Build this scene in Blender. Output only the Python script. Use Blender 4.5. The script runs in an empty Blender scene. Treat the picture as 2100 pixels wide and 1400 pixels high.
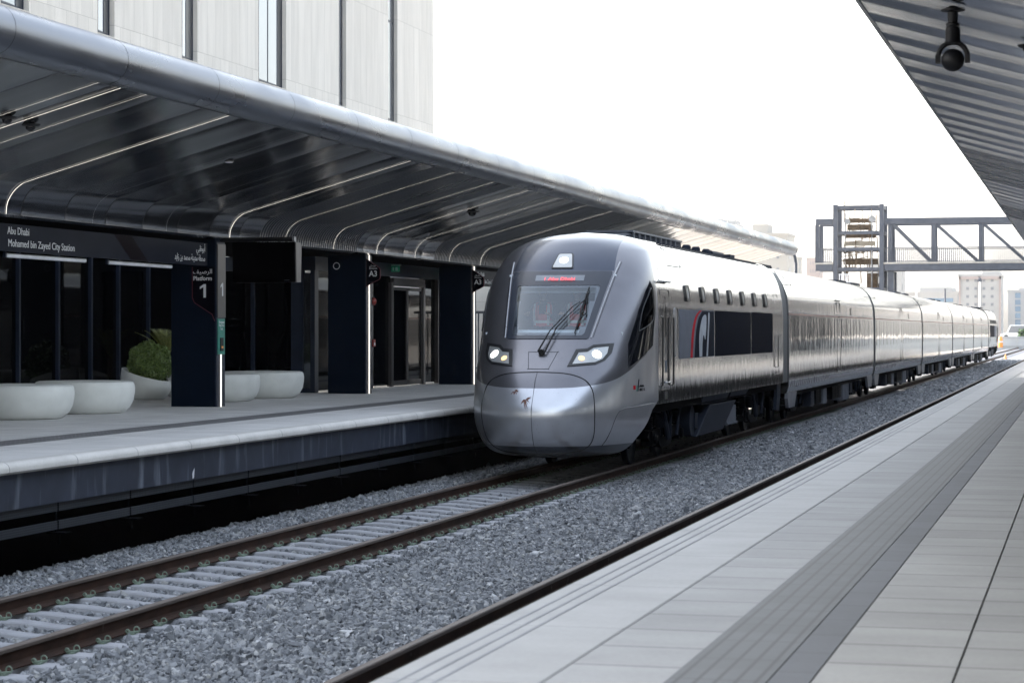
import bpy, bmesh, math, random
import numpy as np
from mathutils import Vector, Matrix
from mathutils.geometry import delaunay_2d_cdt
random.seed(7); RNG = np.random.default_rng(11)
S = bpy.context.scene; COL = S.collection
R = math.radians
# ------------------------------------------------------------------ camera
cam = bpy.data.cameras.new('camera'); camo = bpy.data.objects.new('camera', cam); COL.objects.link(camo)
camo.location = (0, 0, 2.43); camo.rotation_euler = (R(90), 0, math.atan((2228-1050)/4540))
cam.sensor_width = 36; cam.lens = 4540/2100*36; cam.shift_y = -22.5/2100
cam.clip_start = .1; cam.clip_end = 6000
cam.dof.use_dof = True; cam.dof.focus_distance = 38; cam.dof.aperture_fstop = 5.0
S.camera = camo
S.render.resolution_x = 1024; S.render.resolution_y = 682
# ------------------------------------------------------------------ sky, sun, exposure
SUN_EL = R(27); SUN_AZ = Vector((-.93, .36, 0)).normalized()      # horizontal direction towards the sun
W = bpy.data.worlds.new('World'); S.world = W; W.use_nodes = True
nt = W.node_tree; nt.nodes.clear()
sky = nt.nodes.new('ShaderNodeTexSky'); sky.sky_type = 'NISHITA'; sky.sun_disc = False
sky.sun_elevation = SUN_EL; sky.sun_rotation = math.atan2(SUN_AZ.x, SUN_AZ.y)
sky.air_density = 1.4; sky.dust_density = 3.5; sky.ozone_density = 1.2; sky.altitude = 0
hs = nt.nodes.new('ShaderNodeHueSaturation'); hs.inputs['Saturation'].default_value = .46
bg = nt.nodes.new('ShaderNodeBackground'); bg.inputs['Strength'].default_value = .15
ow = nt.nodes.new('ShaderNodeOutputWorld')
tcw = nt.nodes.new('ShaderNodeTexCoord'); spw = nt.nodes.new('ShaderNodeSeparateXYZ'); mrw = nt.nodes.new('ShaderNodeMapRange')
nt.links.new(tcw.outputs['Generated'], spw.inputs[0]); nt.links.new(spw.outputs[2], mrw.inputs[0])      # paler towards the hazy horizon
mrw.inputs[1].default_value = 0; mrw.inputs[2].default_value = .45; mrw.inputs[3].default_value = .22; mrw.inputs[4].default_value = .52
nt.links.new(mrw.outputs[0], hs.inputs['Saturation'])
nt.links.new(sky.outputs[0], hs.inputs['Color']); nt.links.new(hs.outputs[0], bg.inputs['Color']); nt.links.new(bg.outputs[0], ow.inputs[0])
sl = bpy.data.lights.new('sun', 'SUN'); sl.energy = 2.2; sl.angle = R(.6); sl.color = (1, .94, .86)
so = bpy.data.objects.new('sun', sl); COL.objects.link(so)
sd = Vector((SUN_AZ.x*math.cos(SUN_EL), SUN_AZ.y*math.cos(SUN_EL), math.sin(SUN_EL)))
so.rotation_euler = sd.to_track_quat('Z', 'Y').to_euler()
vs = S.view_settings; vs.view_transform = 'Standard'; vs.look = 'None'; vs.gamma = 1; vs.exposure = 2.3
cy = S.cycles; cy.max_bounces = 6; cy.diffuse_bounces = 3; cy.glossy_bounces = 4; cy.transmission_bounces = 4
cy.volume_bounces = 0; cy.transparent_max_bounces = 8; cy.caustics_reflective = False; cy.caustics_refractive = False
cy.sample_clamp_indirect = 4; cy.use_denoising = True

# ------------------------------------------------------------------ materials
def newmat(name):
    m = bpy.data.materials.new(name); m.use_nodes = True; n = m.node_tree
    return m, n, n.nodes['Principled BSDF']
def node(n, t, **k):
    x = n.nodes.new(t)
    for a, b in k.items():
        if a.startswith('i_'):
            x.inputs[a[2:].replace('_', ' ')].default_value = b
        else: setattr(x, a, b)
    return x
def coords(n, scale=(1, 1, 1), obj=True):
    g = node(n, 'ShaderNodeNewGeometry'); mp = node(n, 'ShaderNodeMapping'); mp.inputs['Scale'].default_value = scale
    n.links.new(g.outputs['Position'], mp.inputs['Vector']); return mp.outputs[0]
def ramp(n, fac, stops):
    r = node(n, 'ShaderNodeValToRGB'); e = r.color_ramp.elements
    while len(e) < len(stops): e.new(.5)
    for i, (p, c) in enumerate(stops):
        e[i].position = p; e[i].color = (c[0], c[1], c[2], 1) if len(c) > 2 else (c[0],)*3+(1,)
    n.links.new(fac, r.inputs[0]); return r.outputs[0]
def mixc(n, fac, a, b, mode='MIX'):
    m = node(n, 'ShaderNodeMix', data_type='RGBA', blend_type=mode)
    for s, v in ((0, fac), (6, a), (7, b)):
        if hasattr(v, 'links') or hasattr(v, 'is_linked'): n.links.new(v, m.inputs[s])
        elif s == 0: m.inputs[0].default_value = v
        else: m.inputs[s].default_value = (*v, 1)
    return m.outputs[2]
def mth(n, op, a, b=None, c=None):
    m = node(n, 'ShaderNodeMath', operation=op)
    for i, v in enumerate((a, b, c)):
        if v is None: continue
        if hasattr(v, 'links'): n.links.new(v, m.inputs[i])
        else: m.inputs[i].default_value = v
    return m.outputs[0]
def sc3(c, k): return tuple(min(1, x*k) for x in c)
def pm(name, col, rough=.5, metal=0, var=.18, scale=(3, 3, 3), bump=0, bscale=(40, 40, 40), coat=0, spec=.5, rvar=0, stains=None, detail=6):
    m, n, p = newmat(name)
    no = node(n, 'ShaderNodeTexNoise'); no.inputs['Scale'].default_value = 1; no.inputs['Detail'].default_value = detail
    n.links.new(coords(n, scale), no.inputs['Vector'])
    c = ramp(n, no.outputs[0], [(.28, sc3(col, 1-var)), (.72, sc3(col, 1+var))])
    if stains:
        s2 = node(n, 'ShaderNodeTexNoise'); s2.inputs['Scale'].default_value = 1; s2.inputs['Detail'].default_value = 8
        n.links.new(coords(n, stains[1]), s2.inputs['Vector'])
        f = ramp(n, s2.outputs[0], [(stains[2], (0, 0, 0)), (stains[3], (1, 1, 1))])
        c = mixc(n, f, c, stains[0])
    n.links.new(c, p.inputs['Base Color'])
    p.inputs['Roughness'].default_value = rough; p.inputs['Metallic'].default_value = metal
    p.inputs['Specular IOR Level'].default_value = spec
    if coat: p.inputs['Coat Weight'].default_value = coat; p.inputs['Coat Roughness'].default_value = .06
    if rvar:
        n.links.new(ramp(n, no.outputs[0], [(.3, (rough-rvar,)), (.7, (rough+rvar,))]), p.inputs['Roughness'])
    if bump:
        b = node(n, 'ShaderNodeBump'); b.inputs['Strength'].default_value = bump; b.inputs['Distance'].default_value = .01
        n2 = node(n, 'ShaderNodeTexNoise'); n2.inputs['Scale'].default_value = 1; n2.inputs['Detail'].default_value = 3
        n.links.new(coords(n, bscale), n2.inputs['Vector']); n.links.new(n2.outputs[0], b.inputs['Height'])
        n.links.new(b.outputs[0], p.inputs['Normal'])
    return m
def emat(name, col, st):
    m, n, p = newmat(name); p.inputs['Base Color'].default_value = (*sc3(col, .8), 1)
    p.inputs['Emission Color'].default_value = (*col, 1); p.inputs['Emission Strength'].default_value = st; return m
def slabmat(name, col, bw, bh, axes, mortar=.005, tone=.08, rough=.75, offset=0, grooves=None, stain=.13, mcol=.25):
    """rectangular slabs with joints: axes picks which world axes run along the rows / across them"""
    m, n, p = newmat(name)
    g = node(n, 'ShaderNodeNewGeometry'); sp = node(n, 'ShaderNodeSeparateXYZ'); n.links.new(g.outputs['Position'], sp.inputs[0])
    cb = node(n, 'ShaderNodeCombineXYZ'); n.links.new(sp.outputs[axes[0]], cb.inputs[0]); n.links.new(sp.outputs[axes[1]], cb.inputs[1])
    b = node(n, 'ShaderNodeTexBrick', offset=offset); n.links.new(cb.outputs[0], b.inputs['Vector'])
    b.inputs['Scale'].default_value = 1; b.inputs['Brick Width'].default_value = bw; b.inputs['Row Height'].default_value = bh
    b.inputs['Mortar Size'].default_value = mortar; b.inputs['Mortar Smooth'].default_value = .3; b.inputs['Bias'].default_value = 0
    b.inputs['Color1'].default_value = (*sc3(col, 1+tone), 1); b.inputs['Color2'].default_value = (*sc3(col, 1-tone), 1)
    b.inputs['Mortar'].default_value = (*sc3(col, mcol), 1)
    no = node(n, 'ShaderNodeTexNoise'); no.inputs['Scale'].default_value = 1; no.inputs['Detail'].default_value = 9
    sc = [2.2, 2.2, 2.2]; sc[{0: 0, 1: 1, 2: 2}[axes[0]]] *= (.6 if axes[1] != 2 else 1.6)
    if axes[1] == 2: sc[2] = .5
    n.links.new(coords(n, sc), no.inputs['Vector'])
    f = ramp(n, no.outputs[0], [(.3, (1-stain,)), (.7, (1+stain*.5,))])
    fine = node(n, 'ShaderNodeTexNoise'); fine.inputs['Scale'].default_value = 1; fine.inputs['Detail'].default_value = 4
    n.links.new(coords(n, (35, 35, 35)), fine.inputs['Vector'])
    f2 = ramp(n, fine.outputs[0], [(.3, (.94,)), (.7, (1.04,))])
    c = mixc(n, 1.0, mixc(n, 1.0, b.outputs['Color'], f, 'MULTIPLY'), f2, 'MULTIPLY')
    n.links.new(c, p.inputs['Base Color']); p.inputs['Roughness'].default_value = rough
    bp = node(n, 'ShaderNodeBump'); bp.inputs['Strength'].default_value = .6; bp.inputs['Distance'].default_value = .003
    h = b.outputs['Fac']; inv = mth(n, 'SUBTRACT', 1.0, h)
    n.links.new(inv, bp.inputs['Height']); n.links.new(bp.outputs[0], p.inputs['Normal'])
    return m
M = {}
M['paving_near'] = slabmat('pale_stone_paving', (.30, .303, .307), 3.0, .6, (0, 1), .009, .10, .72)
M['paving_far'] = slabmat('grey_stone_paving', (.68, .665, .65), 1.2, .6, (0, 1), .006, .05, .72)
M['edge_near'] = slabmat('platform_edge_stone', (.335, .338, .343), 3.0, 1.8, (0, 1), .004, .04, .66)
M['edge_far'] = slabmat('far_platform_edge_stone', (.68, .665, .65), 3.0, 1.8, (0, 1), .004, .04, .66)
M['nosing'] = slabmat('rounded_edge_stone', (.62, .60, .57), 9, 1.6, (2, 1), .006, .05, .6)
def tactile_mat(name, col, x0, pitch, across):
    m, n, p = newmat(name)
    g = node(n, 'ShaderNodeNewGeometry'); sp = node(n, 'ShaderNodeSeparateXYZ'); n.links.new(g.outputs['Position'], sp.inputs[0])
    fx = mth(n, 'FRACT', mth(n, 'DIVIDE', mth(n, 'SUBTRACT', sp.outputs[0], x0), pitch))
    gx = mth(n, 'LESS_THAN', mth(n, 'ABSOLUTE', mth(n, 'SUBTRACT', fx, .5)), .11 if across < .2 else .11)
    fy = mth(n, 'FRACT', mth(n, 'DIVIDE', sp.outputs[1], across))
    gy = mth(n, 'LESS_THAN', mth(n, 'ABSOLUTE', mth(n, 'SUBTRACT', fy, .5)), .16 if across < .2 else .012)
    gg = mth(n, 'MAXIMUM', gx, gy)
    v = node(n, 'ShaderNodeTexWhiteNoise', noise_dimensions='1D'); n.links.new(mth(n, 'FLOOR', mth(n, 'DIVIDE', sp.outputs[1], .6)), v.inputs['W'])
    t = ramp(n, v.outputs[0], [(0, sc3(col, .88)), (1, sc3(col, 1.1))])
    no = node(n, 'ShaderNodeTexNoise'); no.inputs['Scale'].default_value = 4; n.links.new(g.outputs['Position'], no.inputs['Vector'])
    t = mixc(n, 1.0, t, ramp(n, no.outputs[0], [(.3, (.85,)), (.7, (1.1,))]), 'MULTIPLY')
    n.links.new(mixc(n, gg, t, sc3(col, .3)), p.inputs['Base Color']); p.inputs['Roughness'].default_value = .6
    b = node(n, 'ShaderNodeBump'); b.inputs['Distance'].default_value = .004; n.links.new(mth(n, 'SUBTRACT', 1.0, gg), b.inputs['Height']); n.links.new(b.outputs[0], p.inputs['Normal'])
    return m
M['tactile'] = tactile_mat('dark_tactile_paving', (.058, .062, .07), -1.72, .083, .6)
M['drain'] = tactile_mat('ribbed_drain_strip', (.27, .265, .27), -12.4, .06, .12)
M['fascia'] = pm('stained_blue_grey_paint', (.03, .037, .057), .5, 0, .25, (3, 3, 3), stains=((.15, .17, .21), (2, 6, .8), .56, .74), spec=.3)
M['void'] = pm('shade_black_concrete', (.003, .003, .004), .95, spec=.1)  # near-black colour paints the deep shade under the platforms
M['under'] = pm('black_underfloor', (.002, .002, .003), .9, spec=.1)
def perf_mat():
    m, n, p = newmat('perforated_steel')
    g = node(n, 'ShaderNodeNewGeometry'); sp = node(n, 'ShaderNodeSeparateXYZ'); n.links.new(g.outputs['Position'], sp.inputs[0])
    def cell(o, k): return mth(n, 'LESS_THAN', mth(n, 'ABSOLUTE', mth(n, 'SUBTRACT', mth(n, 'FRACT', mth(n, 'MULTIPLY', o, k)), .5)), .27)
    h = mth(n, 'MULTIPLY', cell(sp.outputs[1], 22), cell(sp.outputs[2], 38))
    n.links.new(mixc(n, h, (.03, .036, .048), (.001, .001, .002)), p.inputs['Base Color']); p.inputs['Roughness'].default_value = .55; p.inputs['Metallic'].default_value = .3
    return m
M['perf'] = perf_mat()
M['white_concrete'] = slabmat('pale_facade_panels', (.58, .555, .52), .62, 3.4, (1, 2), .009, .05, .8, offset=.37, stain=.08, mcol=.7)
M['reveal'] = pm('window_reveal_stone', (.45, .43, .40), .8)
M['navy'] = pm('navy_powder_coat', (.004, .008, .018), .5, 0, .12, spec=.25)
M['navy_frame'] = pm('dark_blue_frame', (.008, .015, .034), .45, 0, spec=.3)
M['grey_metal'] = pm('brown_grey_metal', (.11, .105, .11), .38, .8, .1, bump=.1)
M['glass_dark'] = pm('dark_station_glass', (.0005, .0007, .0012), .03, 0, 0, spec=.06)
M['glass_sky'] = pm('window_glass_sky', (.30, .33, .37), .1, .5, .05, (.5, .5, .2))  # pale base colour stands in for the reflected sky
M['blind'] = pm('dark_louvred_pane', (.03, .035, .045), .3, .2, .3, (1, 1, 60))
def soffit_mat(name, base, rough, corr, near=False):
    m, n, p = newmat(name)
    g = node(n, 'ShaderNodeNewGeometry'); sp = node(n, 'ShaderNodeSeparateXYZ'); n.links.new(g.outputs['Position'], sp.inputs[0])
    seam = mth(n, 'LESS_THAN', mth(n, 'ABSOLUTE', mth(n, 'SUBTRACT', mth(n, 'FRACT', mth(n, 'DIVIDE', sp.outputs[1], 1.425)), .53)), .006)
    v = node(n, 'ShaderNodeTexWhiteNoise', noise_dimensions='1D'); n.links.new(mth(n, 'FLOOR', mth(n, 'ADD', mth(n, 'DIVIDE', sp.outputs[1], 1.425), .47)), v.inputs['W'])
    c = ramp(n, v.outputs[0], [(0, sc3(base, .86)), (1, sc3(base, 1.12))])
    n.links.new(mixc(n, seam, c, (.01, .01, .012)), p.inputs['Base Color'])
    p.inputs['Metallic'].default_value = .85
    no = node(n, 'ShaderNodeTexNoise'); no.inputs['Scale'].default_value = 1; no.inputs['Detail'].default_value = 5
    n.links.new(coords(n, (.12, 1.6, .12)), no.inputs['Vector'])
    n.links.new(ramp(n, no.outputs[0], [(.3, (rough-.04,)), (.7, (rough+.05,))]), p.inputs['Roughness'])
    b = node(n, 'ShaderNodeBump'); b.inputs['Distance'].default_value = .02 if corr else .035; b.inputs['Strength'].default_value = 1 if corr else .5
    if corr:
        h = mth(n, 'SINE', mth(n, 'MULTIPLY', sp.outputs[1], 2*math.pi/corr))
    else:
        n2 = node(n, 'ShaderNodeTexNoise'); n2.inputs['Scale'].default_value = 1; n2.inputs['Detail'].default_value = 1
        n.links.new(coords(n, (.05, .55, .05)), n2.inputs['Vector'])
        f = mth(n, 'FRACT', mth(n, 'ADD', mth(n, 'DIVIDE', sp.outputs[1], 1.425), .47))
        h = mth(n, 'ADD', mth(n, 'MULTIPLY', n2.outputs[0], 1.2), mth(n, 'MULTIPLY', mth(n, 'POWER', mth(n, 'ABSOLUTE', mth(n, 'SUBTRACT', f, .5)), 3), 6 if corr == 0 else 0)) if not near else mth(n, 'ADD', mth(n, 'MULTIPLY', n2.outputs[0], 1.5), mth(n, 'MULTIPLY', mth(n, 'SINE', mth(n, 'MULTIPLY', sp.outputs[1], 2*math.pi/1.425)), 1.3))
    n.links.new(h, b.inputs['Height']); n.links.new(b.outputs[0], p.inputs['Normal'])
    return m
M['soffit'] = soffit_mat('dark_satin_soffit', (.10, .11, .135), .17, 0)
M['soffit_corr'] = soffit_mat('corrugated_soffit', (.085, .092, .11), .3, .13)
M['soffit_near'] = soffit_mat('right_soffit', (.24, .255, .285), .2, 0, True)
M['soffit_near_corr'] = soffit_mat('right_corrugated_soffit', (.14, .15, .17), .26, .2)
M['tube'] = pm('brushed_edge_metal', (.14, .152, .18), .3, .9, .2, (1.5, .6, 1.5), bump=.25, bscale=(6, .8, 6), rvar=.1)
M['seam'] = pm('black_gasket', (.01, .01, .012), .6)
M['roofing'] = pm('grey_roofing', (.3, .3, .31), .7)
M['led'] = emat('lit_led_strip', (1, .93, .82), .45)
M['led_dim'] = pm('unlit_strip', (.5, .5, .52), .4, .2)
M['lamp_white'] = pm('white_diffuser', (.75, .76, .8), .4)
M['bench'] = pm('cast_white_concrete', (.76, .77, .74), .62, 0, .07, (4, 4, 4), bump=.08, stains=((.6, .6, .57), (9, 9, 30), .68, .8))
M['text_white'] = pm('white_lettering', (.72, .73, .76), .5, 0, 0)
M['sign_dark'] = pm('dark_sign_panel', (.012, .015, .026), .4, 0, .1, spec=.3)
M['sign_black'] = pm('black_sign_panel', (.002, .002, .005), .5, spec=.1)
M['sign_band'] = pm('brown_black_band', (.008, .005, .008), .5, spec=.2)
M['maroon'] = pm('maroon_edge', (.10, .008, .02), .5)
M['green'] = pm('green_panel', (.03, .22, .17), .45)
M['exit_green'] = emat('exit_sign_green', (.02, .16, .10), .05)
M['red'] = pm('red_plastic', (.28, .03, .025), .4)
M['black'] = pm('matt_black', (.004, .004, .006), .5, spec=.3)
M['screen'] = pm('switched_off_screen', (.0004, .0004, .0006), .3, 0, 0, spec=.02)
M['dome'] = pm('smoked_dome', (.01, .01, .012), .08)
M['rail'] = pm('rusty_rail_side', (.036, .017, .011), .8, 0, .45, (2, 3, 9), spec=.2, stains=((.13, .11, .10), (4, 7, 7), .66, .8))
M['railhead'] = pm('worn_rail_head', (.10, .075, .062), .6, .1, .25, (3, 1, 3))
M['sleeper'] = pm('sleeper_concrete', (.33, .335, .36), .8, 0, .15, (6, 6, 6), bump=.3)
M['clip'] = pm('green_spring_clip', (.17, .22, .17), .6, 0)
M['earth'] = pm('dusty_ground', (.38, .34, .29), .9, 0, .2, (.05, .05, .05))
M['bed'] = pm('ballast_bed', (.17, .18, .205), .95, 0, .5, (14, 14, 14), bump=.9, bscale=(18, 18, 18))
# train
def paint_streak(name, base, rough, metal, bstr, dist, kz=.35, coat=0):
    m, n, p = newmat(name)
    no = node(n, 'ShaderNodeTexNoise'); no.inputs['Scale'].default_value = 1; no.inputs['Detail'].default_value = 6
    n.links.new(coords(n, (1, 9, kz)), no.inputs['Vector'])
    spz = node(n, 'ShaderNodeSeparateXYZ'); n.links.new(coords(n), spz.inputs[0])     # roof colour darkened to hold down the bright sky reflection
    dn = node(n, 'ShaderNodeTexNoise'); dn.inputs['Scale'].default_value = 1; dn.inputs['Detail'].default_value = 6; n.links.new(coords(n, (3, .6, 3)), dn.inputs['Vector'])
    df = ramp(n, mth(n, 'ADD', mth(n, 'MULTIPLY', mth(n, 'SUBTRACT', spz.outputs[2], 3.62), 2.5), mth(n, 'MULTIPLY', mth(n, 'SUBTRACT', dn.outputs[0], .5), .9)), [(0, (0,)), (.5, (.8,))])
    cc = ramp(n, no.outputs[0], [(.3, sc3(base, .9)), (.7, sc3(base, 1.08))])
    n.links.new(mixc(n, df, cc, (.27, .265, .26)), p.inputs['Base Color'])
    n.links.new(ramp(n, no.outputs[0], [(.3, (rough*.75,)), (.7, (rough*1.35,))]), p.inputs['Roughness'])
    p.inputs['Metallic'].default_value = metal
    if coat: p.inputs['Coat Weight'].default_value = coat; p.inputs['Coat Roughness'].default_value = .04
    b = node(n, 'ShaderNodeBump'); b.inputs['Strength'].default_value = bstr; b.inputs['Distance'].default_value = dist
    n2 = node(n, 'ShaderNodeTexNoise'); n2.inputs['Scale'].default_value = 1; n2.inputs['Detail'].default_value = 2.5
    n3 = node(n, 'ShaderNodeTexNoise'); n3.inputs['Scale'].default_value = 1; n3.inputs['Detail'].default_value = 3; n.links.new(coords(n, (1, 6, .6)), n3.inputs['Vector'])
    n.links.new(coords(n, (1, 2.6, .8)), n2.inputs['Vector']); n.links.new(mth(n, 'ADD', n2.outputs[0], mth(n, 'MULTIPLY', n3.outputs[0], .2)), b.inputs['Height']); n.links.new(b.outputs[0], p.inputs['Normal'])
    return m
M['steel'] = paint_streak('polished_silver_body', (.47, .47, .48), .10, .95, .32, .018)
M['steel_low'] = paint_streak('silver_skirt', (.42, .43, .45), .3, .8, .2, .01)
M['carglass'] = paint_streak('mirror_window_band', (.13, .13, .14), .04, .9, .6, .02)
M['grille'] = pm('blue_black_panel', (.003, .005, .012), .5, 0, .3, (1, 14, .5), spec=.03)
M['greypanel'] = pm('grey_panel', (.15, .16, .185), .5, 0, .08, spec=.05)
M['gasket'] = pm('window_gasket', (.01, .011, .013), .35)
M['bellows'] = pm('grey_rubber_bellows', (.09, .095, .10), .6)
M['skirt'] = pm('grey_equipment_cover', (.022, .027, .04), .55, 0, .1, spec=.25)
M['wheel'] = pm('steel_wheel', (.007, .010, .018), .45, .2, .2)
M['bogie'] = pm('bogie_black', (.002, .0025, .004), .6, 0, .4, spec=.2)
M['white_lens'] = emat('lit_headlamp', (.93, 1, .95), .9)
M['amber_lens'] = emat('lit_warm_lamp', (1, .58, .25), .42)
M['reflector'] = pm('lamp_reflector', (.45, .46, .46), .3, .5, .1)
M['led_red'] = emat('red_led_text', (1, .10, .12), .35)
M['display_glass'] = pm('destination_glass', (.20, .22, .25), .2)
M['wframe'] = pm('windscreen_surround', (.022, .028, .042), .25, 0, .05, coat=.2)
M['cabin'] = pm('cab_interior', (.6, .65, .7), .7)
M['cab_dark'] = pm('cab_rear_wall', (.6, .65, .7), .8)
M['vest'] = pm('red_safety_vest', (.6, .09, .08), .7)
M['silver_tape'] = pm('reflective_tape', (.7, .7, .68), .5)
M['skin'] = pm('skin', (.36, .22, .15), .6)
M['clothes'] = pm('dark_clothing', (.03, .035, .05), .8)
M['seat'] = pm('cab_seat', (.08, .08, .09), .8)
M['brown_stain'] = pm('dried_bird_strike', (.16, .07, .05), .8, 0, .4, (60, 60, 60))
M['emblem_red'] = pm('emblem_red', (.42, .02, .03), .45, spec=.04)
M['emblem_dark'] = pm('emblem_blue_black', (.008, .012, .022), .45, spec=.04)
M['emblem_light'] = pm('emblem_pale', (.42, .44, .47), .45, spec=.04)
def glass_mat():
    m, n, p = newmat('windscreen_glass'); n.nodes.remove(p)
    t = node(n, 'ShaderNodeBsdfTransparent'); t.inputs[0].default_value = (.9, .95, .97, 1)
    g = node(n, 'ShaderNodeBsdfGlossy'); g.inputs['Roughness'].default_value = .03; g.inputs['Color'].default_value = (.85, .93, 1, 1)
    f = node(n, 'ShaderNodeFresnel'); f.inputs['IOR'].default_value = 1.45
    mx = node(n, 'ShaderNodeMixShader'); o = n.nodes['Material Output']
    n.links.new(mth(n, 'ADD', f.outputs[0], .07), mx.inputs[0]); n.links.new(t.outputs[0], mx.inputs[1]); n.links.new(g.outputs[0], mx.inputs[2]); n.links.new(mx.outputs[0], o.inputs[0])
    return m
M['windscreen'] = glass_mat()
def cab_mat():
    """two-tone cab paint: gunmetal above a rising line, silver below, darker band over the windscreen"""
    m, n, p = newmat('two_tone_cab_paint')
    tc = node(n, 'ShaderNodeTexCoord'); sp = node(n, 'ShaderNodeSeparateXYZ'); n.links.new(tc.outputs['Object'], sp.inputs[0])
    x, y, z = sp.outputs
    fc = node(n, 'ShaderNodeFloatCurve'); c = fc.mapping.curves[0]
    pts = [(35.2, 1.46), (35.6, 1.51), (36.1, 1.60), (36.64, 1.75), (37.07, 1.90), (37.65, 2.12), (38.1, 2.6), (38.5, 3.6), (39.4, 3.9)]
    c.points[0].location = ((pts[0][0]-35)/5, pts[0][1]/5); c.points[1].location = (1, pts[-1][1]/5)
    for a, b in pts[1:]: c.points.new((a-35)/5, b/5)
    fc.mapping.update()
    n.links.new(mth(n, 'DIVIDE', mth(n, 'ADD', y, 45-35), 5), fc.inputs[1])
    zb = mth(n, 'MULTIPLY', fc.outputs[0], 5)
    up = mth(n, 'GREATER_THAN', z, zb)
    lim = mth(n, 'ADD', .90, mth(n, 'MULTIPLY', mth(n, 'SUBTRACT', z, 3.45), -.12))
    band = mth(n, 'MULTIPLY', mth(n, 'LESS_THAN', mth(n, 'ABSOLUTE', x), lim), mth(n, 'GREATER_THAN', z, 3.46))
    low = mth(n, 'LESS_THAN', z, .52)
    no = node(n, 'ShaderNodeTexNoise'); no.inputs['Scale'].default_value = 2.5; no.inputs['Detail'].default_value = 6; n.links.new(tc.outputs['Object'], no.inputs['Vector'])
    c0 = mixc(n, up, (.58, .595, .64), (.17, .17, .188))
    c0 = mixc(n, band, c0, (.045, .055, .08))
    c0 = mixc(n, low, c0, (.12, .13, .155))
    c0 = mixc(n, 1.0, c0, ramp(n, no.outputs[0], [(.3, (.93,)), (.7, (1.05,))]), 'MULTIPLY')
    sk = node(n, 'ShaderNodeTexNoise'); sk.inputs['Scale'].default_value = 55; sk.inputs['Detail'].default_value = 2; n.links.new(tc.outputs['Object'], sk.inputs['Vector'])
    c0 = mixc(n, ramp(n, sk.outputs[0], [(.70, (0,)), (.74, (.6,))]), c0, (.05, .045, .045))
    n.links.new(c0, p.inputs['Base Color'])
    p.inputs['Metallic'].default_value = .75; p.inputs['Roughness'].default_value = .30
    p.inputs['Coat Weight'].default_value = .45; p.inputs['Coat Roughness'].default_value = .10
    return m
M['cab'] = cab_mat()
# background
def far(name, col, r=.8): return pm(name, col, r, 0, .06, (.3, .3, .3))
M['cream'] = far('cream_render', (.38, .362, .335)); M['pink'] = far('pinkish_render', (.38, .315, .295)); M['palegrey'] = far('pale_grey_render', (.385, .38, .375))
M['bglass'] = pm('bluish_glazing', (.17, .25, .34), .15, .2, .2, (.4, .4, .4)); M['winglass'] = pm('building_window', (.20, .21, .23), .3)  # city windows lightened to stand in for distance haze
M['girder'] = pm('blue_grey_girder', (.075, .085, .11), .5, .2, .15); M['deckstone'] = pm('deck_edge', (.42, .40, .37), .8)
M['lift_brown'] = pm('unfinished_lift_parts', (.11, .075, .045), .7, .1, .5, (5, 5, 5)); M['lift_cream'] = pm('lift_counterweight', (.34, .30, .24), .7)
M['galv'] = pm('galvanised_steel', (.32, .33, .35), .45, .6); M['hoard'] = pm('hoarding_sheet', (.42, .44, .45), .6, .2, .1, (.5, .5, .5))
M['leaf'] = None
def leafmat(name, dark, light):
    m, n, p = newmat(name); oi = node(n, 'ShaderNodeTexNoise'); oi.inputs['Scale'].default_value = 38; oi.inputs['Detail'].default_value = 2
    g = node(n, 'ShaderNodeNewGeometry'); n.links.new(g.outputs['Position'], oi.inputs['Vector'])
    n.links.new(ramp(n, oi.outputs[0], [(.35, dark), (.65, light)]), p.inputs['Base Color']); p.inputs['Roughness'].default_value = .45
    return m
M['leaf'] = leafmat('small_green_leaves', (.06, .11, .03), (.26, .36, .10)); M['palm'] = leafmat('palm_leaflets', (.09, .13, .03), (.30, .30, .07))
M['twig'] = pm('bark', (.20, .15, .10), .8); M['hedge'] = leafmat('hedge_leaves', (.04, .09, .04), (.10, .17, .07))
M['soil'] = pm('soil', (.05, .04, .03), .9)
M['carpaint'] = pm('white_car_paint', (.75, .75, .75), .25, 0, .02, coat=.5); M['orange'] = pm('orange_plastic', (.8, .3, .06), .5)
M['tyre'] = pm('tyre', (.015, .015, .015), .8)

for k_ in ('grille', 'emblem_red', 'emblem_dark', 'emblem_light', 'greypanel', 'skirt', 'bogie', 'wheel', 'under', 'void', 'sign_dark', 'sign_black', 'sign_band', 'screen', 'navy'):
    M[k_].node_tree.nodes['Principled BSDF'].inputs['IOR'].default_value = 1.14      # matt, weak sheen at grazing angles
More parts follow.
